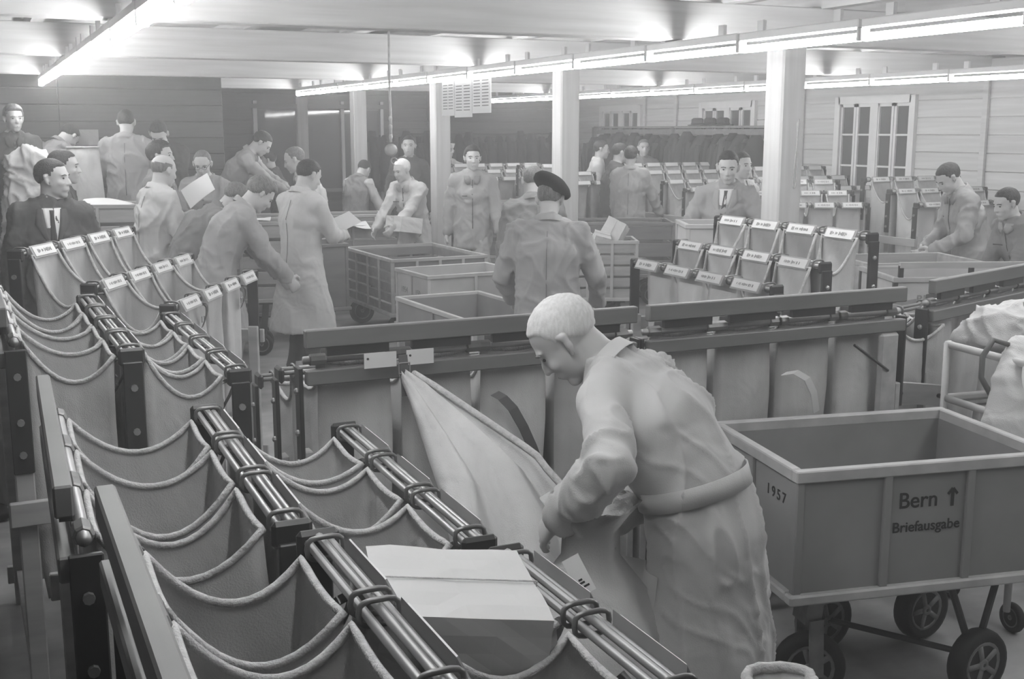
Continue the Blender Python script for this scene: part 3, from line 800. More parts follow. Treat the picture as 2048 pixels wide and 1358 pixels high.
sack('dark sack leaning by the man seen from behind', (1.2, 11.4, .4), .18, .9, 6, 'coatgrey', neck=True)
MB_ = MB().box((1.035, 12.79, 1.88), (.26, .012, .16)); wn_ = MB_.build('wall_notice', M['coatmid']); tag(wn_, 'plain pale board on the dark back left wall', 'notice')

# the tube trolley at the right edge with bags on it
tc_ = thing('tube_trolley', 'white tubular trolley carrying full bags at the right edge', 'trolley', (3.52, 2.98, 0), R(-6), 'tube trolleys')
for z_ in (.35, .86, 1.085):
    MB().tube([(0, .5, z_), (0, .05, z_), (.05, 0, z_), (.8, 0, z_), (.85, .05, z_), (.85, .5, z_)], .016, 8, closed=True).build('ring_tube', M['palecloth'], tc_, True)
for (x, y) in ((0, .5), (0, .06), (.84, .5), (.84, .06), (.42, 0)): MB().tube([(x, y, .1), (x, y, 1.09)], .014, 8).build('upright', M['palecloth'], tc_, True)
for k in range(6): MB().bar((.02, .05 + .08 * k, .86), (.83, .05 + .08 * k, .86), .05, .015).build('deck_slat', M['woodd'], tc_)
for (x, y) in ((.05, .08), (.8, .08), (.05, .45), (.8, .45)): wheel(tc_, (x, y, .06), .06, .03, 0, False)
# coats along the window wall and back wall
def coat_mesh(seed):
    rnd = random.Random(seed); n_, lev = 20, 9; vs = []; fs = []
    for j in range(lev + 1):
        t = j / lev
        for k in range(n_):
            a = 2 * math.pi * k / n_
            wx = (.05 + .13 * min(t * 5, 1) + .05 * t) ; wy = .05 + .05 * min(t * 3, 1)
            f_ = 1 + noise.noise(V((math.cos(a) * 3, math.sin(a) * 3, t * .8 + seed * 4))) * .35 * t
            vs.append(V((math.cos(a) * wy * f_, math.sin(a) * wx * f_, -.06 * (1 - min(t * 5, 1)) * 0 - (.9 + .1 * rnd.random() * 0) * t)))
    for j in range(lev):
        for k in range(n_): k2 = (k + 1) % n_; fs.append((j * n_ + k, (j + 1) * n_ + k, (j + 1) * n_ + k2, j * n_ + k2))
    fs.append(tuple(range(n_))); fs.append(tuple(lev * n_ + k for k in range(n_ - 1, -1, -1)))
    mb = MB().add(vs, fs)
    return mb.mesh('hanging_coat', M['darkcloth'], True)
cm = [coat_mesh(k) for k in range(4)]
slv = []
for k in range(2):
    slv.append(MB().tube([(0, 0, 0), (.02, .02, -.25), (.03, .01, -.58)], [.05, .05, .042], 8).mesh('sleeve', M['darkcloth'], True))
rnd = random.Random(9)
cr = thing('coat_rail', 'wooden coat rail with hat shelf along the window wall', 'coat rack', (9.38, 14.8, 0))
MB().box((.2, 0, 2.0), (.28, 4.9, .03)).build('hat_shelf', M['woodd'], cr); MB().box((.1, 0, 1.93), (.05, 4.9, .08)).build('peg_board', M['woodd'], cr)
for yy in (-2.4, 0, 2.4): MB().box((.05, yy, 1.0), (.06, .06, 2.0)).build('upright', M['woodd'], cr)
y_ = 12.55; i = 0
while y_ < 17.1:
    z_ = 1.9 + rnd.uniform(-.06, .05)
    o = obj('hanging_coat', cm[i % 4], None, (9.3 + rnd.uniform(-.04, .03), y_, z_), rnd.uniform(1.2, 1.9)); tag(o, 'dark coat hanging in the crowded row below the windows', 'coat', 'coats along the window wall')
    for s in (-1, 1): obj('sleeve', slv[i % 2], o, (.02, s * .16, -.1))
    y_ += rnd.uniform(.15, .2); i += 1
cr2 = thing('coat_rail', 'coat rail crowded with dark coats on the back wall', 'coat rack', (7.3, 18.1, 0))
MB().box((0, .05, 1.95), (4.0, .05, .08)).build('peg_board', M['woodd'], cr2)
for xx in (-1.9, 1.9): MB().box((xx, .02, 1.0), (.06, .06, 2.0)).build('upright', M['woodd'], cr2)
x_ = 5.6
while x_ < 9.2:
    o = obj('hanging_coat', cm[i % 4], None, (x_, 17.95 + rnd.uniform(-.03, .03), 1.9 + rnd.uniform(-.06, .05)), rnd.uniform(-.3, .3)); tag(o, 'dark coat hanging in the row on the back wall', 'coat', 'coats along the back wall')
    for s in (-1, 1): obj('sleeve', slv[i % 2], o, (.02, s * .16, -.1))
    x_ += rnd.uniform(.16, .22); i += 1
for k, yy in enumerate((13.6, 13.92, 14.24)):
    h_ = MB().lathe([(.14, 0), (.145, .012), (.09, .02), (.088, .09), (.06, .11), (.02, .112)], (0, 0, 0), 'Z', 16).build('hat', M['darkcloth'], None, True, (9.5, yy, 2.017)); tag(h_, 'dark hat on the shelf above the coats, %s from the near end' % ORD[k], 'hat', 'hats on the shelf')
    MB().tube([(math.cos(a * .5236) * .09, math.sin(a * .5236) * .09, .03) for a in range(12)], .008, 6, closed=True).build('hat_band', M['felt'], h_, True)
# ------------------------------------------------------------------ people
import numpy as np
class SD:
    """soft union of rounded shapes, turned into one continuous surface"""
    def __init__(s, k=.012): s.p = []; s.k = k
    def ell(s, c, r, rot=None, seg=0, rings=0):
        s.p.append(('e', np.array(c, float), np.array(r, float), np.array(rot if rot is not None else Matrix.Identity(3), float))); return s
    def chain(s, pts, rad, ref, seg=0, flat=False):
        pts = [V(p) for p in pts]; rad = [(q, q) if not isinstance(q, tuple) else q for q in rad]
        s.p.append(('c', pts, rad, [V(q) for q in ref] if isinstance(ref, list) else [V(ref)] * len(pts), flat)); return s
    def surface(s, vox):
        lo = np.full(3, 1e9); hi = -lo; boxes = []
        for q in s.p:
            if q[0] == 'e': m = max(q[2]); l, h = q[1] - m, q[1] + m
            else:
                P = np.array([tuple(p) for p in q[1]]); m = max(max(r) for r in q[2]); l, h = P.min(0) - m, P.max(0) + m
            l = l - 3 * vox - s.k; h = h + 3 * vox + s.k; boxes.append((l, h)); lo = np.minimum(lo, l); hi = np.maximum(hi, h)
        n = np.ceil((hi - lo) / vox).astype(int) + 2
        D = np.full(n, .2, dtype=np.float32)
        for q, (l, h) in zip(s.p, boxes):
            i0 = np.maximum(((l - lo) / vox).astype(int), 0); i1 = np.minimum(((h - lo) / vox).astype(int) + 2, n)
            sl = tuple(slice(a, b) for a, b in zip(i0, i1))
            g = np.meshgrid(*[lo[a] + vox * np.arange(i0[a], i1[a], dtype=np.float32) for a in range(3)], indexing='ij')
            if q[0] == 'e':
                dx = [g[a] - q[1][a] for a in range(3)]; rt = q[3]
                loc = [dx[0] * rt[0, a] + dx[1] * rt[1, a] + dx[2] * rt[2, a] for a in range(3)]
                k0 = np.sqrt(sum((loc[a] / q[2][a]) ** 2 for a in range(3))); k1 = np.sqrt(sum((loc[a] / q[2][a] ** 2) ** 2 for a in range(3))) + 1e-9
                d = k0 * (k0 - 1) / k1
            else:
                _, pts, rad, ref, flat = q; d = None
                for i in range(len(pts) - 1):
                    A, Bp = pts[i], pts[i + 1]; t = Bp - A; L2 = max(t.dot(t), 1e-9); tn = t.normalized()
                    aa = ref[i] - tn * ref[i].dot(tn)
                    if aa.length < .05: aa = tn.orthogonal()
                    aa.normalize(); bb = tn.cross(aa)
                    dx = [g[a] - A[a] for a in range(3)]
                    u = np.clip((dx[0] * t[0] + dx[1] * t[1] + dx[2] * t[2]) / L2, 0, 1)
                    r = [dx[a] - u * t[a] for a in range(3)]
                    ra = rad[i][0] + (rad[i + 1][0] - rad[i][0]) * u; rb = rad[i][1] + (rad[i + 1][1] - rad[i][1]) * u
                    pa = r[0] * aa[0] + r[1] * aa[1] + r[2] * aa[2]; pb = r[0] * bb[0] + r[1] * bb[1] + r[2] * bb[2]; pt = r[0] * tn[0] + r[1] * tn[1] + r[2] * tn[2]
                    mn = np.minimum(ra, rb)
                    e = (np.sqrt((pa / ra) ** 2 + (pb / rb) ** 2 + (pt / mn) ** 2) - 1) * mn
                    if flat and i == 0: e = np.maximum(e, -(dx[0] * tn[0] + dx[1] * tn[1] + dx[2] * tn[2]))
                    if d is None: d = e
                    else:
                        k = .02; hh = np.clip(.5 + .5 * (d - e) / k, 0, 1); d = d + (e - d) * hh - k * hh * (1 - hh) * .5
            o = D[sl]; hh = np.clip(.5 + .5 * (o - d) / s.k, 0, 1); D[sl] = o + (d - o) * hh - s.k * hh * (1 - hh)
        return nets(D, lo, vox)
def nets(D, lo, vox):
    ins = D < 0
    nx, ny, nz = D.shape; acc = np.zeros((nx - 1, ny - 1, nz - 1, 3), np.float32); cnt = np.zeros((nx - 1, ny - 1, nz - 1), np.float32)
    full = slice(None)
    quads = []; edges = []
    for ax in range(3):
        a = [full] * 3; b = [full] * 3; a[ax] = slice(0, -1); b[ax] = slice(1, None)
        d0, d1 = D[tuple(a)], D[tuple(b)]
        E = np.argwhere((d0 < 0) != (d1 < 0))
        if len(E) == 0: continue
        v0 = d0[E[:, 0], E[:, 1], E[:, 2]]; v1 = d1[E[:, 0], E[:, 1], E[:, 2]]
        pos = E.astype(np.float32); pos[:, ax] += v0 / (v0 - v1)
        o1, o2 = [(1, 2), (2, 0), (0, 1)][ax]
        ring = []
        for (s1, s2) in ((-1, -1), (0, -1), (0, 0), (-1, 0)):
            c = E.copy(); c[:, o1] += s1; c[:, o2] += s2; ring.append(c)
            ok = (c >= 0).all(1) & (c[:, 0] < nx - 1) & (c[:, 1] < ny - 1) & (c[:, 2] < nz - 1)
            cc = c[ok]; np.add.at(acc, (cc[:, 0], cc[:, 1], cc[:, 2]), pos[ok]); np.add.at(cnt, (cc[:, 0], cc[:, 1], cc[:, 2]), 1)
        edges.append((ring, v0 < 0))
    idx = np.full(cnt.shape, -1, np.int64); m = cnt > 0; idx[m] = np.arange(m.sum())
    verts = acc[m] / cnt[m][:, None] * vox + lo
    faces = []
    for ring, inside in edges:
        q = np.stack([idx[c[:, 0], c[:, 1], c[:, 2]] for c in ring], 1)
        q[~inside] = q[~inside][:, ::-1]
        faces.append(q)
    return verts, np.concatenate(faces)
def voxel(sd, vox, mtl, name, smooth=1, fn=None, s=1.0):
    v, q = sd.surface(vox)
    for _ in range(smooth):      # light relaxing
        sm = np.zeros_like(v); c = np.zeros(len(v))
        for a in range(4):
            np.add.at(sm, q[:, a], v[q[:, (a + 1) % 4]] + v[q[:, (a + 3) % 4]]); np.add.at(c, q[:, a], 2)
        v = v * .5 + sm / c[:, None] * .5
    v = v * s
    out = bpy.data.meshes.new(name); n = len(v); m = len(q)
    out.vertices.add(n); out.vertices.foreach_set('co', v.astype(np.float32).ravel())
    out.loops.add(m * 4); out.loops.foreach_set('vertex_index', q.astype(np.int32).ravel())
    out.polygons.add(m); out.polygons.foreach_set('loop_start', np.arange(m, dtype=np.int32) * 4)
    out.update(calc_edges=True); out.validate()
    if fn:
        nr = np.empty(n * 3, np.float32); out.vertex_normals.foreach_get('vector', nr); nr = nr.reshape(-1, 3)
        dsp = np.array([fn(V(p)) for p in v.tolist()], np.float32)
        v = v + nr * dsp[:, None]; out.vertices.foreach_set('co', v.astype(np.float32).ravel()); out.update()
    out.materials.append(mtl)
    out.polygons.foreach_set('use_smooth', [True] * len(out.polygons))
    return out
def cloth_fold(seed, amp, sx=9.0, sz=2.2, k2=.5):
    sv = V((seed * 3.17, seed * 1.3, seed * .7))
    def fn(p):
        w1 = noise.noise(p * 3 + sv) * .12; q = V((p.x + w1, p.y + w1, p.z + w1 * 1.5))
        a = 1 - abs(noise.noise(V((q.x * sx, q.y * sx, q.z * sz)) + sv)) * 2.4
        b = 1 - abs(noise.noise(V((q.x * 8 + q.z * 7, q.y * 8 - q.z * 5, q.z * 6)) + sv * 2)) * 2.4
        return amp * (max(a, -.6) ** 3 * 1.2 + max(b, -.6) ** 3 * k2)
    return fn
def patch(tree, rows, dirn, off, name, mtl, parent, cols=6, th=.004):
    """cloth piece laid onto a garment: rows of (left, right) points cast along dirn on to it"""
    d = V(dirn).normalized(); vs = []; fs = []; n = len(rows); hitd = None
    for (a, b) in rows:
        for k in range(cols + 1):
            p = V(a).lerp(V(b), k / cols)
            h = tree.ray_cast(p - d * .6, d, 1.4)
            if h[0] is not None: q = h[0]; hitd = (q - p).dot(d)
            else: q = p + d * (hitd or 0)
            vs.append(q - d * off)
    m = len(vs)
    for v_ in list(vs): vs.append(v_ - d * th)
    for i in range(n - 1):
        for k in range(cols):
            a = i * (cols + 1) + k; fs.append((a + m, a + 1 + m, a + cols + 2 + m, a + cols + 1 + m))
    def wall(i, j): fs.append((i, j, j + m, i + m))
    for k in range(cols): wall(k, k + 1); wall((n - 1) * (cols + 1) + k + 1, (n - 1) * (cols + 1) + k)
    for i in range(n - 1): wall((i + 1) * (cols + 1), i * (cols + 1)); wall(i * (cols + 1) + cols, (i + 1) * (cols + 1) + cols)
    return MB().add(vs, fs).build(name, mtl, parent, True)

def hand_shapes(mb, wrist, d, across, normal, side, curl=.5, s=1.0, thick=1.0):
    """palm, four unequal fingers and a thumb; across points to the thumb side, normal is the palm side"""
    d, across, normal = d.normalized(), across.normalized(), normal.normalized()
    pe = wrist + d * .085 * s
    mb.chain([wrist - d * .02 * s, wrist + d * .025 * s, pe], [(.028 * s, .021 * s), (.036 * s, .019 * s), (.041 * s, .016 * s)], across, 10)
    for i, (o, L) in enumerate(((.030, .075), (.010, .083), (-.011, .077), (-.031, .06))):
        a = wrist + d * .082 * s + across * o * s; pts = [a]; dd = d.copy(); ang = 0
        for q, fr in enumerate((.45, .32, .23)):
            ang += curl * (.8 if q == 0 else 1.0)
            dd = d * math.cos(ang) + normal * math.sin(ang)
            pts.append(pts[-1] + dd * (L * fr * s))
        r = .0088 * s * thick
        mb.chain(pts, [r * 1.05, r, r * .92, r * .75], across, 8)
    a = wrist + d * .02 * s + across * .03 * s
    t1 = a + (d * .6 + across * .75 + normal * .25).normalized() * .04 * s
    t2 = t1 + (d * .85 + across * .25 + normal * .45).normalized() * .032 * s
    t3 = t2 + (d * .9 - across * .05 + normal * .5).normalized() * .024 * s
    r = .0105 * s * thick
    mb.chain([a, t1, t2, t3], [r * 1.15, r * 1.05, r, r * .75], normal, 8)

def head_shapes(mb, c, X, Y, Z, s=1.0):
    rot = Matrix((X, Y, Z)).transposed()
    def e(p, r): mb.ell(c + rot @ (V(p) * s), (r[0] * s, r[1] * s, r[2] * s), rot, 14, 10)
    def ch(pts, rr): mb.chain([c + rot @ (V(p) * s) for p in pts], [r * s if not isinstance(r, tuple) else (r[0] * s, r[1] * s) for r in rr], X, 8)
    e((0, -.014, .032), (.076, .1, .086)); e((0, .024, -.022), (.064, .07, .09)); e((0, .016, -.07), (.056, .062, .045))
    e((0, .066, -.098), (.028, .024, .02)); e((0, .074, .026), (.05, .02, .014))
    e((.037, .066, -.026), (.022, .022, .02)); e((-.037, .066, -.026), (.022, .022, .02))
    ch([(0, .088, .014), (0, .1, -.012), (0, .108, -.028)], [.007, .009, .012]); e((.011, .096, -.032), (.008, .012, .007)); e((-.011, .096, -.032), (.008, .012, .007))
    e((0, .088, -.058), (.023, .010, .006)); e((0, .087, -.068), (.02, .010, .006)); e((0, .078, -.062), (.034, .018, .02))
    for sx in (-1, 1):
        ch([(sx * .074, .006, -.036), (sx * .082, -.006, -.012), (sx * .084, -.012, .014), (sx * .076, .004, .024)], [.007, .01, .01, .007])
    return rot

_hb = [(-1.01, -.84), (-.5, -.8), (-.15, -.55), (.12, -.3), (.3, -.28), (.45, .05), (.62, .36), (1.01, .45)]
_hr = _hb[:5] + [(.42, .1), (.6, .55), (1.01, .68)]
HL = {'short': _hb, 'full': _hb, 'crop': _hb, 'receding': _hr, 'bald': _hr}
def hair_mesh(c, rot, s, mtl, style='short', seed=0, seg=40, rings=28):
    vs = []; fs = []
    for i in range(rings + 1):
        a = math.pi / 2 - math.pi * .84 * i / rings
        for k in range(seg):
            b = 2 * math.pi * k / seg
            x, y, z = math.cos(a) * math.cos(b), math.cos(a) * math.sin(b), math.sin(a)
            # hairline height by direction: front high, sides at the ear, nape low
            yn = y / max(math.cos(a), .05); line = -.86
            for (p0, q0), (p1, q1) in zip(HL[style], HL[style][1:]):
                if p0 <= yn <= p1: line = q0 + (q1 - q0) * (yn - p0) / (p1 - p0)
            m = max(0.0, min(1.0, (z - line) / .13))
            if style == 'bald' and z > .30 - .15 * max(0, -y): m = 0
            m = m * m * (3 - 2 * m)
            nz = noise.noise(V((x * 5, y * 5, z * 5 + seed))) * .03 + noise.noise(V((x * 14, y * 14, z * 6 + seed))) * .025
            q = .9 + m * ({'short': .15, 'full': .24, 'crop': .14, 'bald': .13, 'receding': .15}[style] + nz)
            if style == 'full' and y > .2 and z > .5: q += .07 * m
            p = V((x * .076 * q, -.014 + y * .1 * q, .032 + z * .087 * q))
            vs.append(c + rot @ (p * s))
    for i in range(rings):
        for k in range(seg):
            k2 = (k + 1) % seg; fs.append((i * seg + k, (i + 1) * seg + k, (i + 1) * seg + k2, i * seg + k2))
    fs.append(tuple(rings * seg + k for k in range(seg - 1, -1, -1)))
    return MB().add(vs, fs).mesh('hair', mtl, True)

def ik(a, t, l1, l2, pole):
    d = t - a; L = d.length
    if L > (l1 + l2) * .995: t = a + d.normalized() * (l1 + l2) * .995; d = t - a; L = d.length
    n = d.normalized(); x = (l1 * l1 - l2 * l2 + L * L) / (2 * L); h = math.sqrt(max(l1 * l1 - x * x, 0))
    p = pole - n * pole.dot(n)
    if p.length < 1e-4: p = n.orthogonal()
    return a + n * x + p.normalized() * h, t

def person(label, pos, face, h=1.75, bend=0, lean=0, twist=0, head=(0, 0), hands=(None, None), top='jacket', mtl='coatmid', legs='trouser', hair='hairdark',
           style='short', vox=.016, seed=0, hem=None, hat=None, tie=False, build=1.0, curl=.5, palm=None, feet=None, fold=.015, collar=True, belt=False, back_only=False, glasses=False, group='postal workers', poles=None, buttons=True, flare=.07):
    """face: 0 away from the picture plane, 90 to picture left, 180 towards the viewer, 270 to picture right; angles in degrees"""
    s = h / 1.755
    root = thing('person', label, 'person', pos, R(face - 24.7), group)
    X0, Y0_, Z0 = V((1, 0, 0)), V((0, 1, 0)), V((0, 0, 1))
    def up(ang):  # spine direction after bending forward by ang and leaning sideways
        a = R(ang); l = R(lean); return V((math.sin(l), math.sin(a) * math.cos(l), math.cos(a) * math.cos(l))).normalized()
    P0 = V((0, -.16 * math.sin(R(bend)), .93 - .02 * math.sin(R(bend))))
    P1 = P0 + up(bend * .45) * .15; P2 = P1 + up(bend * .85) * .18; P3 = P2 + up(bend * 1.1) * .19
    sh = Matrix.Rotation(R(twist), 3, up(bend)) @ X0
    neck_u = (up(bend * 1.1) + up(bend * 1.1 + head[1] * .6)).normalized()
    P4 = P3 + neck_u * .072
    # head frame
    hp = R(bend * .75 + head[1]); hy = R(head[0] + twist)
    fwd = V((-math.sin(hy) * math.cos(hp), math.cos(hy) * math.cos(hp), -math.sin(hp)))
    hx = V((math.cos(hy), math.sin(hy), 0)); hz_ = hx.cross(fwd).normalized(); hx = fwd.cross(hz_).normalized()
    HC = P4 + hz_ * .1 + fwd * .025
    shl = P3 - up(bend) * .055
    S = {}
    for sd in (-1, 1): S[sd] = shl + sh * (sd * .172 * build)
    defh = {-1: V((-.27, .06, .80)), 1: V((.27, .06, .80))}
    E_, W_ = {}, {}
    for i, sd in enumerate((-1, 1)):
        t = hands[i]; t = V(t) / s if t is not None else defh[sd]
        pole = V((sd * .55, -.55, -.6)) if not poles else V(poles[i])
        E_[sd], W_[sd] = ik(S[sd], t, .285, .255, pole)
    # legs
    ft = feet or ((-.11, .02 + P0.y * .8), (.11, -.02 + P0.y * .8)); K, A = {}, {}
    for i, sd in enumerate((-1, 1)):
        hip = P0 + X0 * (sd * .09) - Z0 * .03; an = V((ft[i][0], ft[i][1], .085))
        K[sd], A[sd] = ik(hip, an, .415, .415, V((sd * .1, 1, 0)))
    # ---- body: one continuous surface
    b = SD(.010 if vox > .01 else .006)
    rot = head_shapes(b, HC, hx, fwd, hz_)
    b.chain([P3 - neck_u * .03, P3 + neck_u * .045, HC - hz_ * .045 - fwd * .02], [(.062, .062), (.055, .058), (.054, .06)], sh, 12)
    b.chain([P0 - Z0 * .06, P0, P1, P2, P3], [(.13, .09), (.155, .105), (.14, .1), (.16, .11), (.11, .075)], sh, 14)
    b.chain([S[-1], shl, S[1]], [.055, .075, .055], Z0, 10)
    for i, sd in enumerate((-1, 1)):
        b.chain([S[sd], (S[sd] + E_[sd]) / 2, E_[sd], (E_[sd] + W_[sd]) / 2, W_[sd]], [.05, .046, .038, .036, .026], Y0_, 10)
        d = (W_[sd] - E_[sd]).normalized()
        nrm = V(palm[i]) if palm else V((-sd * .8, .2, -.4))
        nrm = (nrm - d * nrm.dot(d)).normalized(); acr = d.cross(nrm) * (1 if d.cross(nrm).dot(Y0_ + Z0 * .3) > 0 else -1)
        hand_shapes(b, W_[sd], d, acr, nrm, sd, curl if not isinstance(curl, tuple) else curl[i], 1.0, 1.0 if vox < .01 else 1.25)
        hip = P0 + X0 * (sd * .09) - Z0 * .03
        b.chain([hip, (hip + K[sd]) / 2, K[sd], K[sd].lerp(A[sd], .35), A[sd]], [.08, .07, .052, .05, .036], X0, 10)
    obj('body', voxel(b, vox * .75, M['skin'], 'body', 0 if vox > .01 else 1, None, s), root)
    # ---- clothes
    g = SD(.045)
    hemz = hem if hem is not None else {'coat': .40, 'jacket': .74, 'shirt': .86, 'vest': .86}[top]
    hemz /= s
    fl = {'coat': flare, 'jacket': .02, 'shirt': -.01, 'vest': -.01}[top]
    Ph = P0 - Z0 * .10
    dn = [V((P0.x * .5, P0.y * .85, hemz)), V((P0.x, P0.y * .92, (hemz + Ph.z) / 2))] if hemz < Ph.z - .12 else [V((P0.x, P0.y, min(hemz, Ph.z)))]
    wr = [(.205 * build + fl, .165 + fl), (.2 * build + fl * .6, .16 + fl * .5)] if len(dn) == 2 else [(.195 * build, .15)]
    bp, br = dn + [P0, P1, P2, P3 - up(bend) * .05, P3 + up(bend) * .005], wr + [(.182 * build, .142), (.165 * build, .13), (.185 * build, .14), (.165 * build, .095), (.085, .075)]
    g.chain(bp, br, [X0] * len(dn) + [X0, X0.lerp(sh, .5), sh, sh, sh], 18, flat=True)
    g.chain([S[-1], S[-1].lerp(shl, .5) + up(bend) * .025, shl + up(bend) * .03, S[1].lerp(shl, .5) + up(bend) * .025, S[1]], [.048, .055, .06, .055, .048], Z0, 10)
    sleeves = top != 'vest'
    g2 = g if sleeves else SD(.03)
    for sd in (-1, 1):
        cuff = E_[sd].lerp(W_[sd], .93)
        g2.chain([S[sd], S[sd].lerp(E_[sd], .5), E_[sd], E_[sd].lerp(cuff, .5), cuff], [.056 * build, .059, .055, .052, .046], Y0_, 12)
    sz = 1.6 if top == 'coat' else 3.5
    gm = voxel(g, vox, M[mtl], top if top != 'coat' else 'work_coat', 1, cloth_fold(seed, fold, 9, sz), s)
    nm = {'coat': 'work_coat', 'jacket': 'jacket', 'shirt': 'shirt', 'vest': 'vest'}[top]
    go = obj(nm, gm, root)
    if not sleeves:
        g2.chain([S[-1], shl, S[1]], [.06, .06, .06], Z0, 10)
        obj('shirt_sleeves', voxel(g2, vox, M['coatpale'], 'shirt_sleeves', 1, cloth_fold(seed + 3, fold), s), root)
    t = SD(.03)
    for sd in (-1, 1):
        hip = P0 + X0 * (sd * .08) - Z0 * .03
        t.chain([hip, hip.lerp(K[sd], .5), K[sd], K[sd].lerp(A[sd], .5), A[sd] + Z0 * .01], [(.092, .1), (.086, .092), (.075, .08), (.072, .08), (.072, .085)], X0, 12)
    t.chain([P0 - Z0 * .06, P0 + Z0 * .05], [(.155 * build, .11), (.15 * build, .11)], X0, 14)
    obj('trousers', voxel(t, vox, M[legs], 'trousers', 1, cloth_fold(seed + 1, fold * .8, 8, 3), s), root)
    for sd in (-1, 1):
        a = A[sd] * s
        shoe = MB().chain([a + V((0, -.05, -.045)) * s, a + V((0, .03, -.04)) * s, a + V((0, .1, -.052)) * s, a + V((0, .16, -.058)) * s], [(.036 * s, .04 * s), (.042 * s, .045 * s), (.046 * s, .03 * s), (.038 * s, .024 * s)], X0, 12)
        shoe.v = [(p[0], p[1], max(p[2], .002)) for p in shoe.v]
        shoe.build('shoe', M['rubber'], root, True)
    # ---- head details
    def H(p): return (HC + rot @ V(p)) * s
    if hair:
        obj('hair', hair_mesh(HC * s, rot, s, M[hair], style, seed), root)
    for sx in (-1, 1):
        MB().ell(H((sx * .03, .0815, .005)), (.0105 * s, .006 * s, .0055 * s), rot, 8, 6).build('eye', M['hairdark'], root, True)
        MB().chain([H((sx * .015, .092, .024)), H((sx * .032, .091, .028)), H((sx * .05, .08, .022))], [(.003, .003)] * 3, hx, 6).build('eyebrow', M['hairdark' if hair == 'hairdark' else 'hairmid'], root, True)
    MB().chain([H((-.022, .0905, -.063)), H((0, .0985, -.062)), H((.022, .0905, -.063))], [(.0022, .0018)] * 3, hz_, 6).build('mouth', M['hairmid'], root, True)
    if glasses:
        gl = MB()
        for sx in (-1, 1): gl.tube([H((sx * .031 + .022 * math.cos(a * .5236), .104, .006 + .017 * math.sin(a * .5236))) for a in range(12)], .002, 5, closed=True)
        gl.tube([H((-.01, .106, .008)), H((.01, .106, .008))], .002, 5)
        for sx in (-1, 1): gl.tube([H((sx * .053, .1, .008)), H((sx * .082, -.01, .012))], .002, 5)
        gl.build('glasses', M['steel'], root)
    if hat == 'beret':
        prof = []
        hm = MB(); N = 20; vs = []; fs = []
        for i, (rr, zz) in enumerate(((.08, .035), (.088, .055), (.106, .066), (.118, .085), (.11, .115), (.084, .142), (.045, .157), (.0, .16))):
            for k in range(N):
                a = 2 * math.pi * k / N; x, y = math.cos(a) * rr, math.sin(a) * rr * 1.16
                sl = -.5 * (x) * (1 if zz > .05 else .12)
                vs.append(H((x * 1.02 + .012, y - .012, zz - .012 + sl * .8 - .12 * (y if zz > .06 else 0))))
        for i in range(7):
            for k in range(N): k2 = (k + 1) % N; fs.append((i * N + k, i * N + k2, (i + 1) * N + k2, (i + 1) * N + k))
        fs.append(tuple(range(N - 1, -1, -1)))
        hm.add(vs, fs).build('beret', M['felt'], root, True)
        MB().ell(H((.01, -.012, .15)), (.008 * s, .008 * s, .012 * s)).build('beret_tip', M['felt'], root, True)
    if hat == 'cap':
        hm = MB(); vs = []; fs = []; N = 18
        for (rr, zz) in ((.08, .04), (.086, .055), (.1, .1), (.096, .112), (.05, .118), (.0, .119)):
            for k in range(N):
                a = 2 * math.pi * k / N; vs.append(H((math.cos(a) * rr, -.01 + math.sin(a) * rr * 1.2, zz)))
        for i in range(5):
            for k in range(N): k2 = (k + 1) % N; fs.append((i * N + k, i * N + k2, (i + 1) * N + k2, (i + 1) * N + k))
        fs.append(tuple(range(N - 1, -1, -1)))
        hm.add(vs, fs).build('cap', M['coatpale'], root, True)
        MB().ell(H((0, .1, .045)), (.07 * s, .05 * s, .008 * s), rot).build('cap_peak', M['coatgrey'], root, True)
    bmt = bmesh.new(); bmt.from_mesh(gm); tree = BVHTree.FromBMesh(bmt); bmt.free()
    d_in = (Matrix.Rotation(R(twist), 3, 'Z') @ V((0, -1, 0)))
    def B(t_, x):  # point in front of the chest: t_ along the spine from waist to neck
        pts = [P0, P1, P2, P3]; q = t_ * 3; i = min(int(q), 2); return (pts[i].lerp(pts[i + 1], q - i) + sh * x + Y0_ * .25) * s
    if collar:
        cs = MB(); N = 16; vs = []; fs = []
        for (r1, hh) in ((.08, -.012), (.074, .045), (.086, .042), (.102, .0)):
            for k in range(N):
                a = math.pi * .5 + .5 + (2 * math.pi - 1.0) * k / (N - 1)
                vs.append((P3 + up(bend) * .01 + neck_u * (hh - .012 * math.sin(a)) + sh * math.cos(a) * r1 + sh.cross(neck_u) * -math.sin(a) * r1 * .95) * s)
        for i in range(3):
            for k in range(N - 1): fs.append((i * N + k, i * N + k + 1, (i + 1) * N + k + 1, (i + 1) * N + k))
        cs.add(vs, fs).build('collar', M[mtl], root, True)
    if not back_only and bend < 40:
        if tie:
            patch(tree, [(B(.99, -.055), B(.99, .055)), (B(.8, -.038), B(.8, .038)), (B(.55, -.008), B(.55, .008))], d_in, .002, 'shirt_front', M['shirt'], root)
            patch(tree, [(B(.97, -.014), B(.97, .014)), (B(.92, -.011), B(.92, .011)), (B(.6, -.02), B(.6, .02)), (B(.5, -.004), B(.5, .004))], d_in, .008, 'tie', M['trouserd'], root, 3)
            for sx in (-1, 1):
                patch(tree, [(B(.98, sx * .05), B(.98, sx * .085)), (B(.82, sx * .04), B(.82, sx * .1)), (B(.75, sx * .035), B(.75, sx * .075)), (B(.5, sx * .004), B(.5, sx * .012))], d_in, .006, 'lapel', M[mtl], root, 3)
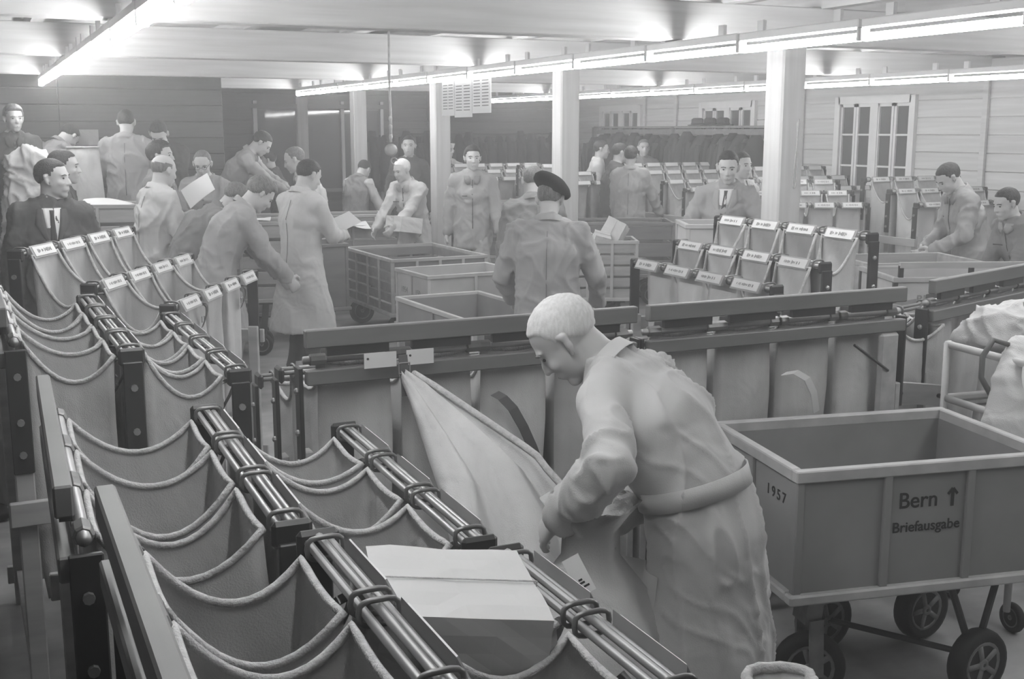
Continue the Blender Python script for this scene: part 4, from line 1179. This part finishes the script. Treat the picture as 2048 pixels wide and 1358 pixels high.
        if buttons and vox < .02:
            for q in (.15, .32, .48) + (() if tie else (.68, .84)):
                p = B(q, .012 if tie else 0); hh = tree.ray_cast(p + V((0, .3, 0)), V((0, -1, 0)), 1.2)
                if hh[0] is not None: MB().lathe([(.009, -.002), (.009, .003), (.004, .005)], hh[0], 'Y', 8).build('button', M['trouser'], root)
            if not tie:
                patch(tree, [(B(.93, -.006), B(.93, .002)), (B(.6, -.006), B(.6, .002)), (B(.3, -.006), B(.3, .002)), (B(.0, -.006), B(.0, .002))], d_in, .002, 'placket', M['trouserd'], root, 1, .002)
                for sx in (-1, 1):
                    patch(tree, [(B(1.0, sx * .03), B(1.0, sx * .085)), (B(.93, sx * .012), B(.9, sx * .08)), (B(.85, sx * .02), B(.84, sx * .05))], d_in, .005, 'collar_flap', M['coatgrey' if mtl == 'coatmid' else 'coatmid'] if mtl != 'coatdark' else M['trouserd'], root, 3, .006)
                sx = 1
                patch(tree, [(B(.66, sx * .05), B(.66, sx * .12)), (B(.645, sx * .05), B(.645, sx * .12))], d_in, .002, 'pocket_slit', M['trouserd'], root, 3, .002)
    if bend < 30 and (face % 360 > 280 or face % 360 < 70):
        def Bk(t_, x):
            pts = [P0, P1, P2, P3]; q = t_ * 3; i_ = min(int(q), 2); return (pts[i_].lerp(pts[i_ + 1], q - i_) + sh * x - Y0_ * .25) * s
        patch(tree, [(Bk(q, -.003), Bk(q, .003)) for q in (.95, .7, .45, .2, 0)], (0, 1, 0), .0015, 'back_seam', M['trouser'], root, 1, .002)
    return root, dict(S=S, E=E_, W=W_, P=(P0, P1, P2, P3), HC=HC, s=s, tree=tree, rot=rot, gm=gm)
# ------------------------------------------------------------------ the people in the hall
def wl(pos, face, p):
    """world point to the local frame of a person"""
    return Matrix.Rotation(-R(face - 24.7), 3, 'Z') @ (V(p) - V(pos))
mpos, mface = (1.639, 2.526, 0), 60
main, mi = person('stooping white-haired man in a pale belted work coat tying a sack', mpos, mface, 1.70, 41, 0, 0, (24, 18),
    (wl(mpos, mface, (1.272, 2.475, 0.991)), wl(mpos, mface, (1.474, 2.569, 0.907))), 'coat', 'coatpale', 'trouser', 'hairwhite', 'crop', .0085, 2, .37, build=1.04, curl=(.42, .75),
    palm=((.5, .1, -.6), (-.4, .3, -.7)), fold=.013, poles=(Matrix.Rotation(-R(mface - 24.7), 3, 'Z') @ V((-.25, -.95, -.1)), (.4, -.3, -.6)), flare=.05)
def pp(label, xy, face, h, base=0.0, **k):
    k.setdefault('vox', .016)
    return person(label, (xy[0], xy[1], base), face, h, **k)
pp('man in a black beret and grey jacket seen from behind', (3.08, 6.18), 355, 1.69, bend=8, head=(-5, 12), hands=((-.24, .25, .92), (.3, .2, .9)), mtl='coatmid', hair='hairmid', style='crop', hat='beret', hem=.66, seed=3, vox=.013, back_only=True, build=1.12)
pp('man in a dark jacket half hidden beside the beret man', (3.8, 7.85), 10, 1.72, mtl='coatgrey', hair='hairmid', style='receding', bend=8, head=(-10, 15), seed=4, back_only=True)
pp('dark-suited man with white shirt and tie at the far left', (.40, 7.85), 205, 1.79, tie=True, mtl='coatdark', head=(62, 2), seed=5, vox=.013, build=1.08, hands=((-.28, .05, .8), (.27, .1, .85)))
pp('man cut off by the left edge, hand on the rack', (-.16, 6.3), 215, 1.78, mtl='coatdark', hands=((.05, .42, 1.3), None), seed=6)
pp('fair-haired young man holding a stuffed sack on the platform', (.33, 11.85), 205, 1.8, .4, mtl='coatdark', hair='hairmid', style='full', head=(15, 5), hands=((-.12, .38, 1.05), (.25, .3, 1.1)), seed=7)
pp('man bending away behind the sack holder at far left', (.62, 12.35), 330, 1.78, .4, bend=32, head=(0, 30), mtl='coatgrey', seed=8, back_only=True)
pp('dark-haired man just behind the suited man', (.52, 9.2), 285, 1.83, mtl='coatdark', bend=5, seed=9)
pp('man in light shirt seen from behind on the platform', (1.32, 11.75), 8, 1.77, .4, top='shirt', mtl='coatmid', legs='coatmid', hands=((-.2, .3, 1.0), (.2, .3, 1.0)), seed=10, head=(0, 15), back_only=True, build=1.1)
pp('man in dark jacket with bowed head by the dark wall', (1.72, 12.1), 185, 1.84, .3, mtl='coatdark', bend=18, head=(0, 30), hands=((-.15, .35, .85), (.15, .35, .85)), seed=11)
pp('young man in profile behind the bald man', (1.47, 10.75), 268, 1.87, mtl='coatgrey', seed=12, style='full', hands=((-.1, .35, 1.1), (.1, .35, 1.1)))
pp('bald man in a pale work jacket seen from behind', (1.25, 9.5), 320, 1.79, mtl='coatpale', hair='hairmid', style='bald', hem=.62, legs='coatgrey', bend=8, head=(0, 10), hands=((-.15, .35, 1.25), (.3, .12, .85)), seed=13, back_only=True, vox=.014)
pp('man with glasses facing the viewer behind the white sheet', (1.99, 11.41), 185, 1.8, mtl='coatmid', hair='hairmid', style='receding', glasses=True, head=(0, 20), bend=6, hands=((-.12, .35, 1.15), (.12, .35, 1.15)), seed=14)
pp('man in dark grey coat bending to the right, partly hidden', (1.5, 9.15), 292, 1.74, top='coat', mtl='coatgrey', bend=42, head=(0, 10), hands=((-.1, .6, .9), (.15, .6, .9)), seed=15, hem=.5, hair='hairmid', vox=.014)
pp('man in grey coat stooping just left of the long pale coat', (1.56, 8.3), 296, 1.76, top='coat', mtl='coatmid', bend=30, head=(0, 22), hands=((-.1, .45, .85), (.12, .45, .85)), seed=16, hem=.5, style='full', hair='hairmid', vox=.014, back_only=True)
pp('man in a long pale work coat reading a slip', (2.26, 8.86), 322, 1.76, top='coat', mtl='coatpale', legs='trouserd', bend=3, head=(-12, 22), hands=((-.05, .34, 1.15), (.1, .36, 1.13)), seed=17, hem=.4, vox=.012, fold=.008, back_only=True, build=1.05, curl=.9)
pp('man in grey leaning with outstretched arms at the back', (2.49, 12.38), 272, 1.8, .28, mtl='coatmid', bend=30, head=(0, 20), hands=((-.1, .62, .95), (.1, .62, .95)), seed=18)
pp('far man in dark clothes behind the thin uprights', (3.6, 15.2), 95, 1.72, mtl='coatdark', hands=((-.1, .5, 1.2), (.1, .5, 1.2)), bend=14, seed=19, vox=.02)
pp('grey-coated man in profile behind the long pale coat', (3.1, 11.65), 100, 1.84, mtl='coatpale', hair='hairmid', style='receding', bend=16, head=(0, 10), hands=((-.15, .4, .8), (.12, .4, .85)), seed=20)
pp('man in a knitted vest seen from behind by a pillar', (4.2, 13.7), 330, 1.66, top='vest', mtl='coatgrey', bend=12, head=(0, 35), hands=((-.2, .3, .9), (.3, .25, .8)), seed=21, back_only=True)
pp('older white-haired man in pale jacket pushing a cart', (4.2, 11.7), 150, 1.71, mtl='coatpale', hair='hairwhite', style='short', bend=18, head=(-12, 5), hands=((-.05, .5, .88), (.2, .42, .88)), seed=22, hem=.7)
pp('dark-haired man in grey overalls walking towards the viewer', (4.63, 11.05), 182, 1.81, mtl='coatmid', legs='coatmid', style='full', head=(8, 3), hands=((-.3, .1, .82), (.28, -.02, .8)), seed=23, feet=((-.1, .2), (.1, -.15)))
pp('far man in a flat cap among the distant racks', (6.4, 16.2), 190, 1.78, mtl='coatmid', hat='cap', seed=24, vox=.02)
pp('far worker in a pale smock right of the second pillar', (7.83, 14.25), 265, 1.84, mtl='coatpale', bend=8, seed=25, vox=.02)
pp('far worker in dark clothes beside the pale smock', (7.4, 13.0), 280, 1.82, mtl='coatdark', seed=26, vox=.02, bend=10)
pp('man in grey jacket with his back turned among far racks', (7.25, 12.3), 345, 1.78, mtl='coatmid', seed=27, vox=.018, back_only=True, hands=((-.2, .2, .85), (.35, .2, .9)))
pp('far worker holding a white bundle before the coats', (8.85, 14.65), 185, 1.84, mtl='coatgrey', hair='hairmid', seed=28, vox=.02, hands=((-.15, .3, 1.15), (.15, .3, 1.15)))
pp('man in pale jacket and tie leaning on the tall box cart', (5.42, 7.78), 168, 1.83, tie=True, mtl='coatmid', legs='coatmid', bend=10, lean=-6, head=(0, 8), hands=((-.42, .28, 1.0), (.34, .1, .82)), seed=29, vox=.014, hem=.62)
pp('worker in pale jacket half hidden behind the man in a tie', (6.3, 8.8), 215, 1.78, mtl='coatpale', seed=30, bend=6)
pp('young man on the right lifting a sack before the window wall', (7.4, 7.1), 98, 1.76, mtl='coatmid', legs='coatmid', bend=14, head=(0, 28), hands=((-.12, .33, .98), (.1, .3, .98)), seed=31, vox=.013)
pp('worker cut off by the right edge, arm forward', (6.85, 6.0), 105, 1.62, mtl='coatgrey', legs='coatmid', bend=25, hands=((-.1, .3, .8), (.1, .3, .8)), seed=32)
pp('far dark-haired man seen between two pillars', (5.0, 14.0), 180, 1.9, mtl='coatdark', seed=33, vox=.02)
sack('canvas sack held shut by the young man on the right', (7.06, 7.22, .35), .19, .62, 8, neck=True)
parcel('white bundle held by the far worker before the coats', (8.62, 14.36, 1.32), (.42, .2, .14), (0, R(12), -.4), 'sheet')

# ---- details of the stooping man: belt, pocket, hem lines
s_ = mi['s']; P0_, P1_, P2_, P3_ = mi['P']
def ringcast(t0, tilt, half, name, mtl, off=.006):
    """band laid round the coat at the waist"""
    c = (P1_ + (P0_ - P1_) * t0) * s_; ax = V((0, math.sin(R(tilt)), math.cos(R(tilt)))); e1 = V((1, 0, 0)); e2 = ax.cross(e1)
    N = 40; fs = []
    rad = [1 / math.sqrt((math.cos(2 * math.pi * k / N) / (.1716 * s_)) ** 2 + (math.sin(2 * math.pi * k / N) / (.137 * s_)) ** 2) + .008 for k in range(N)]
    out = []
    for o_ in (off, off + .004):
        for r_ in (-half, half):
            for k in range(N):
                a = 2 * math.pi * k / N; d = e1 * math.cos(a) + e2 * math.sin(a); out.append(c + ax * r_ + d * (rad[k] + o_))
    for k in range(N):
        k2 = (k + 1) % N
        fs += [(2 * N + k, 2 * N + k2, 3 * N + k2, 3 * N + k), (k, N + k, N + k2, k2), (N + k, 3 * N + k, 3 * N + k2, N + k2), (k, k2, 2 * N + k2, 2 * N + k)]
    return MB().add(out, fs).build(name, mtl, main, True)
ringcast(.05, 17, .026, 'belt', M['coatpale'])
def mside(y, z): return V((-.5, y, z))
patch(mi['tree'], [(mside(-.04, .82), mside(.11, .82)), (mside(-.04, .70), mside(.11, .70)), (mside(-.035, .58), mside(.105, .58))], (1, 0, 0), .009, 'pocket', M['coatpale'], main, 6)
patch(mi['tree'], [(mside(.04, .92), mside(.055, .92)), (mside(.035, .80), mside(.05, .80))], (1, 0, 0), .002, 'pocket_slit', M['coatmid'], main, 2)

# the sack he ties shut, and its tag
msk = sack('canvas sack being tied by the stooping man, white tag on it', (1.36, 2.47, .02), .26, 1.0, 12, neck=True, rz=.5)
tg = MB().box((0, 0, 0), (.045, .0015, .095), bev=.0).build('tag', M['sheet'], msk); tg.location = Matrix.Rotation(-.5, 3, 'Z') @ (V((1.25, 2.33, .89)) - V((1.36, 2.47, .02))); tg.rotation_euler = (R(-25), R(-30), R(-24.7) - .5)
for k, (dx, dz) in enumerate(((-.004, -.02), (.006, -.03), (-.002, -.012))):
    MB().box((dx, -.0015, dz), (.02 - .005 * k, .001, .005)).build('stamp_mark', M['ink'], tg)
# bag drawn out diagonally from the rail towards his hands
def drawn_bag():
    path = [V((1.225, 3.53, 1.16)), V((1.25, 3.40, 1.10)), V((1.285, 3.2, 1.0)), V((1.32, 3.0, .9)), V((1.33, 2.87, .80)), V((1.31, 2.75, .66)), V((1.30, 2.7, .5))]
    hw = [.012, .045, .10, .155, .19, .21, .22]; th = [.012, .03, .05, .065, .07, .08, .09]
    ax = V((.9085, -.418, 0)); n_ = 32; vs = []; fs = []; steps = 26
    def lerp(a, f_):
        q = f_ * (len(a) - 1); i_ = min(int(q), len(a) - 2); return a[i_] * (1 - (q - i_)) + a[i_ + 1] * (q - i_)
    for j in range(steps + 1):
        t = j / steps; c = lerp(path, t); w_, h_ = lerp(hw, t), lerp(th, t)
        d = (lerp(path, min(t + .02, 1)) - lerp(path, max(t - .02, 0))).normalized(); bx = (ax - d * ax.dot(d)).normalized(); by = d.cross(bx)
        for k in range(n_):
            a = 2 * math.pi * k / n_
            u = math.cos(a); g_ = 1.7 * abs(math.sin(u * 3.6 + .5 + t * .6)) + .7 * abs(math.sin(u * 7 + 2 - t)) - 1.2
            rr = 1 + noise.noise(V((u * 3, math.sin(a) * 2, t * 2))) * .12
            vs.append(c + bx * (u * w_ * rr) + by * (math.sin(a) * h_ * rr + g_ * h_ * .9 * 1))
    for j in range(steps):
        for k in range(n_): k2 = (k + 1) % n_; fs.append((j * n_ + k, j * n_ + k2, (j + 1) * n_ + k2, (j + 1) * n_ + k))
    fs.append(tuple(range(n_ - 1, -1, -1))); fs.append(tuple(steps * n_ + k for k in range(n_)))
    o = MB().add(vs, fs).build('mail_bag', M['canvas'], None, True)
    tag(o, 'empty canvas bag stretched diagonally from the rail down to the stooping man', 'mail bag')
    hem = [vs[j * n_ + (2 if j < 20 else 2)] + V((.004, -.006, .004)) for j in range(1, 22)]
    MB().tube(hem, .011, 6).build('rope_hem', M['rope'], o, True)
    st = MB().bar((1.222, 3.515, 1.225), (1.228, 3.50, 1.09), .03, .005, (0, 1, 0)).build('strap', M['leather'], o)
    MB().tube([(1.205, 3.508, 1.2), (1.243, 3.508, 1.2), (1.243, 3.506, 1.165), (1.205, 3.506, 1.165)], .003, 5, closed=True).build('buckle', M['pipe'], st)
    return o
drawn_bag()
for k, (xa, xb) in enumerate(((1.09, 1.2), (1.235, 1.33))):
    q_ = MB().box(((xa + xb) / 2, 3.515, 1.215), (xb - xa, .002, .05)).build('paper_tag', M['sheet']); q_.rotation_euler = (0, 0, 0)
    tag(q_, ['blank white tag left of the leather strap on the rail', 'blank white tag right of the leather strap on the rail'][k], 'tag', 'tags on the rail')
    MB().lathe([(.004, -.002), (.004, .002)], ((xa + .012), 3.513, 1.222), 'Y', 8).build('eyelet', M['steel'], q_)
# straps that dangle from bags on the rail racks
def bag_strap(label_part, pts, wd, m):
    host = next(o for o in bpy.data.objects if o.get('label', '').find(label_part) >= 0 and o.name.startswith('mail_bag'))
    mw = Matrix.Translation(host.location) @ Matrix.Rotation(host.rotation_euler.z, 4, 'Z')
    inv = mw.inverted(); vs = []; fs = []
    for p in pts:
        for dx, dy in ((-wd, 0), (wd, 0), (wd, .006), (-wd, .006)): vs.append(inv @ V((p[0] + dx, p[1] + dy, p[2] + dx * .4)))
    for k in range(len(pts) - 1):
        for e in range(4): a, b = k * 4 + e, k * 4 + (e + 1) % 4; fs.append((a, b, b + 4, a + 4))
    n = len(pts) * 4; fs += [(3, 2, 1, 0), (n - 4, n - 3, n - 2, n - 1)]
    MB().add(vs, fs).build('strap', M[m], host)
bag_strap('second from right end, upper row, rail rack behind the stooping', [(1.56, 3.53, 1.06), (1.575, 3.50, 1.05), (1.61, 3.49, 1.01), (1.65, 3.49, .94), (1.69, 3.5, .86), (1.72, 3.52, .8)], .016, 'leather')
bag_strap('second from right end, upper row, rail rack behind the lettered', [(2.79, 3.53, 1.02), (2.82, 3.50, 1.03), (2.87, 3.49, 1.0), (2.905, 3.49, .94), (2.93, 3.5, .86)], .014, 'sheet')
sack('open canvas bag corner rising at the bottom edge', (1.30, 1.62, 0), .075, .93, 15)
# bags on the tube trolley
lat_ = V((.9085, -.418, 0))
q1 = SD(.05).chain([(3.64, 3.44, 1.12), (3.72, 3.38, 1.15), (3.9, 3.28, 1.17), (4.25, 3.12, 1.15)], [(.06, .05), (.13, .09), (.19, .12), (.18, .12)], (0, 1, 0))
b1 = obj('mail_sack', voxel(q1, .01, M['canvas'], 'mail_sack', 1, cloth_fold(4, .014, 7, 9, .9))); tag(b1, 'full bag slumped on top of the tube trolley', 'sack', 'bags on the tube trolley')
MB().tube([(3.78, 3.3, 1.27), (3.76, 3.26, 1.25), (3.77, 3.22, 1.19), (3.78, 3.2, 1.14)], .007, 6).build('strap', M['leather'], b1, True)
q2 = SD(.03).chain([V((3.62, 3.13, 1.13)), V((3.56, 3.08, 1.0)), V((3.53, 3.04, .86)), V((3.52, 3.02, .70))], [(.07, .045), (.115, .05), (.15, .05), (.17, .045)], lat_)
b2 = obj('mail_sack', voxel(q2, .01, M['canvas'], 'mail_sack', 1, cloth_fold(9, .007, 6, 3, .7))); tag(b2, 'smooth bag hanging over the side of the tube trolley', 'sack', 'bags on the tube trolley')
MB().tube([(3.55, 3.15, 1.14), (3.49, 3.17, 1.16), (3.44, 3.17, 1.1), (3.43, 3.16, 1.02), (3.45, 3.12, .95)], .011, 6).build('handle_strap', M['leather'], b2, True)
q3 = SD(.05).chain([(.40, 11.5, .5), (.42, 11.48, .95), (.42, 11.45, 1.3), (.44, 11.45, 1.62)], [(.19, .16), (.24, .19), (.23, .18), (.17, .14)], (1, 0, 0)).chain([(.3, 11.42, 1.66), (.44, 11.4, 1.72), (.57, 11.4, 1.66)], [.05, .08, .06], (0, 0, 1))
b3 = obj('mail_sack', voxel(q3, .016, M['canvas'], 'mail_sack', 1, cloth_fold(5, .028, 5, 2.5, .9))); tag(b3, 'stuffed canvas sack held by the man at the far left', 'sack', 'loose filled sacks')
flush_text()
# ------------------------------------------------------------------ haze volume added through the hall, standing in for veiling lens glare
hz = bpy.data.materials.new('glare_haze'); hz.use_nodes = True
nt = hz.node_tree; nt.nodes.remove(nt.nodes['Principled BSDF'])
vs_ = nt.nodes.new('ShaderNodeVolumeScatter'); vs_.inputs['Color'].default_value = (1, 1, 1, 1)
vs_.inputs['Density'].default_value = HAZE; vs_.inputs['Anisotropy'].default_value = .3
nt.links.new(vs_.outputs[0], nt.nodes['Material Output'].inputs['Volume'])
hb = MB().box(((XL + XR) / 2, (Y0 + Y1) / 2, CEIL / 2), (XR - XL + .3, Y1 - Y0 + .3, CEIL + .2)).build('haze', hz)
tag(hb, 'thin haze added through the hall in place of lens glare', 'haze', kind='stuff')
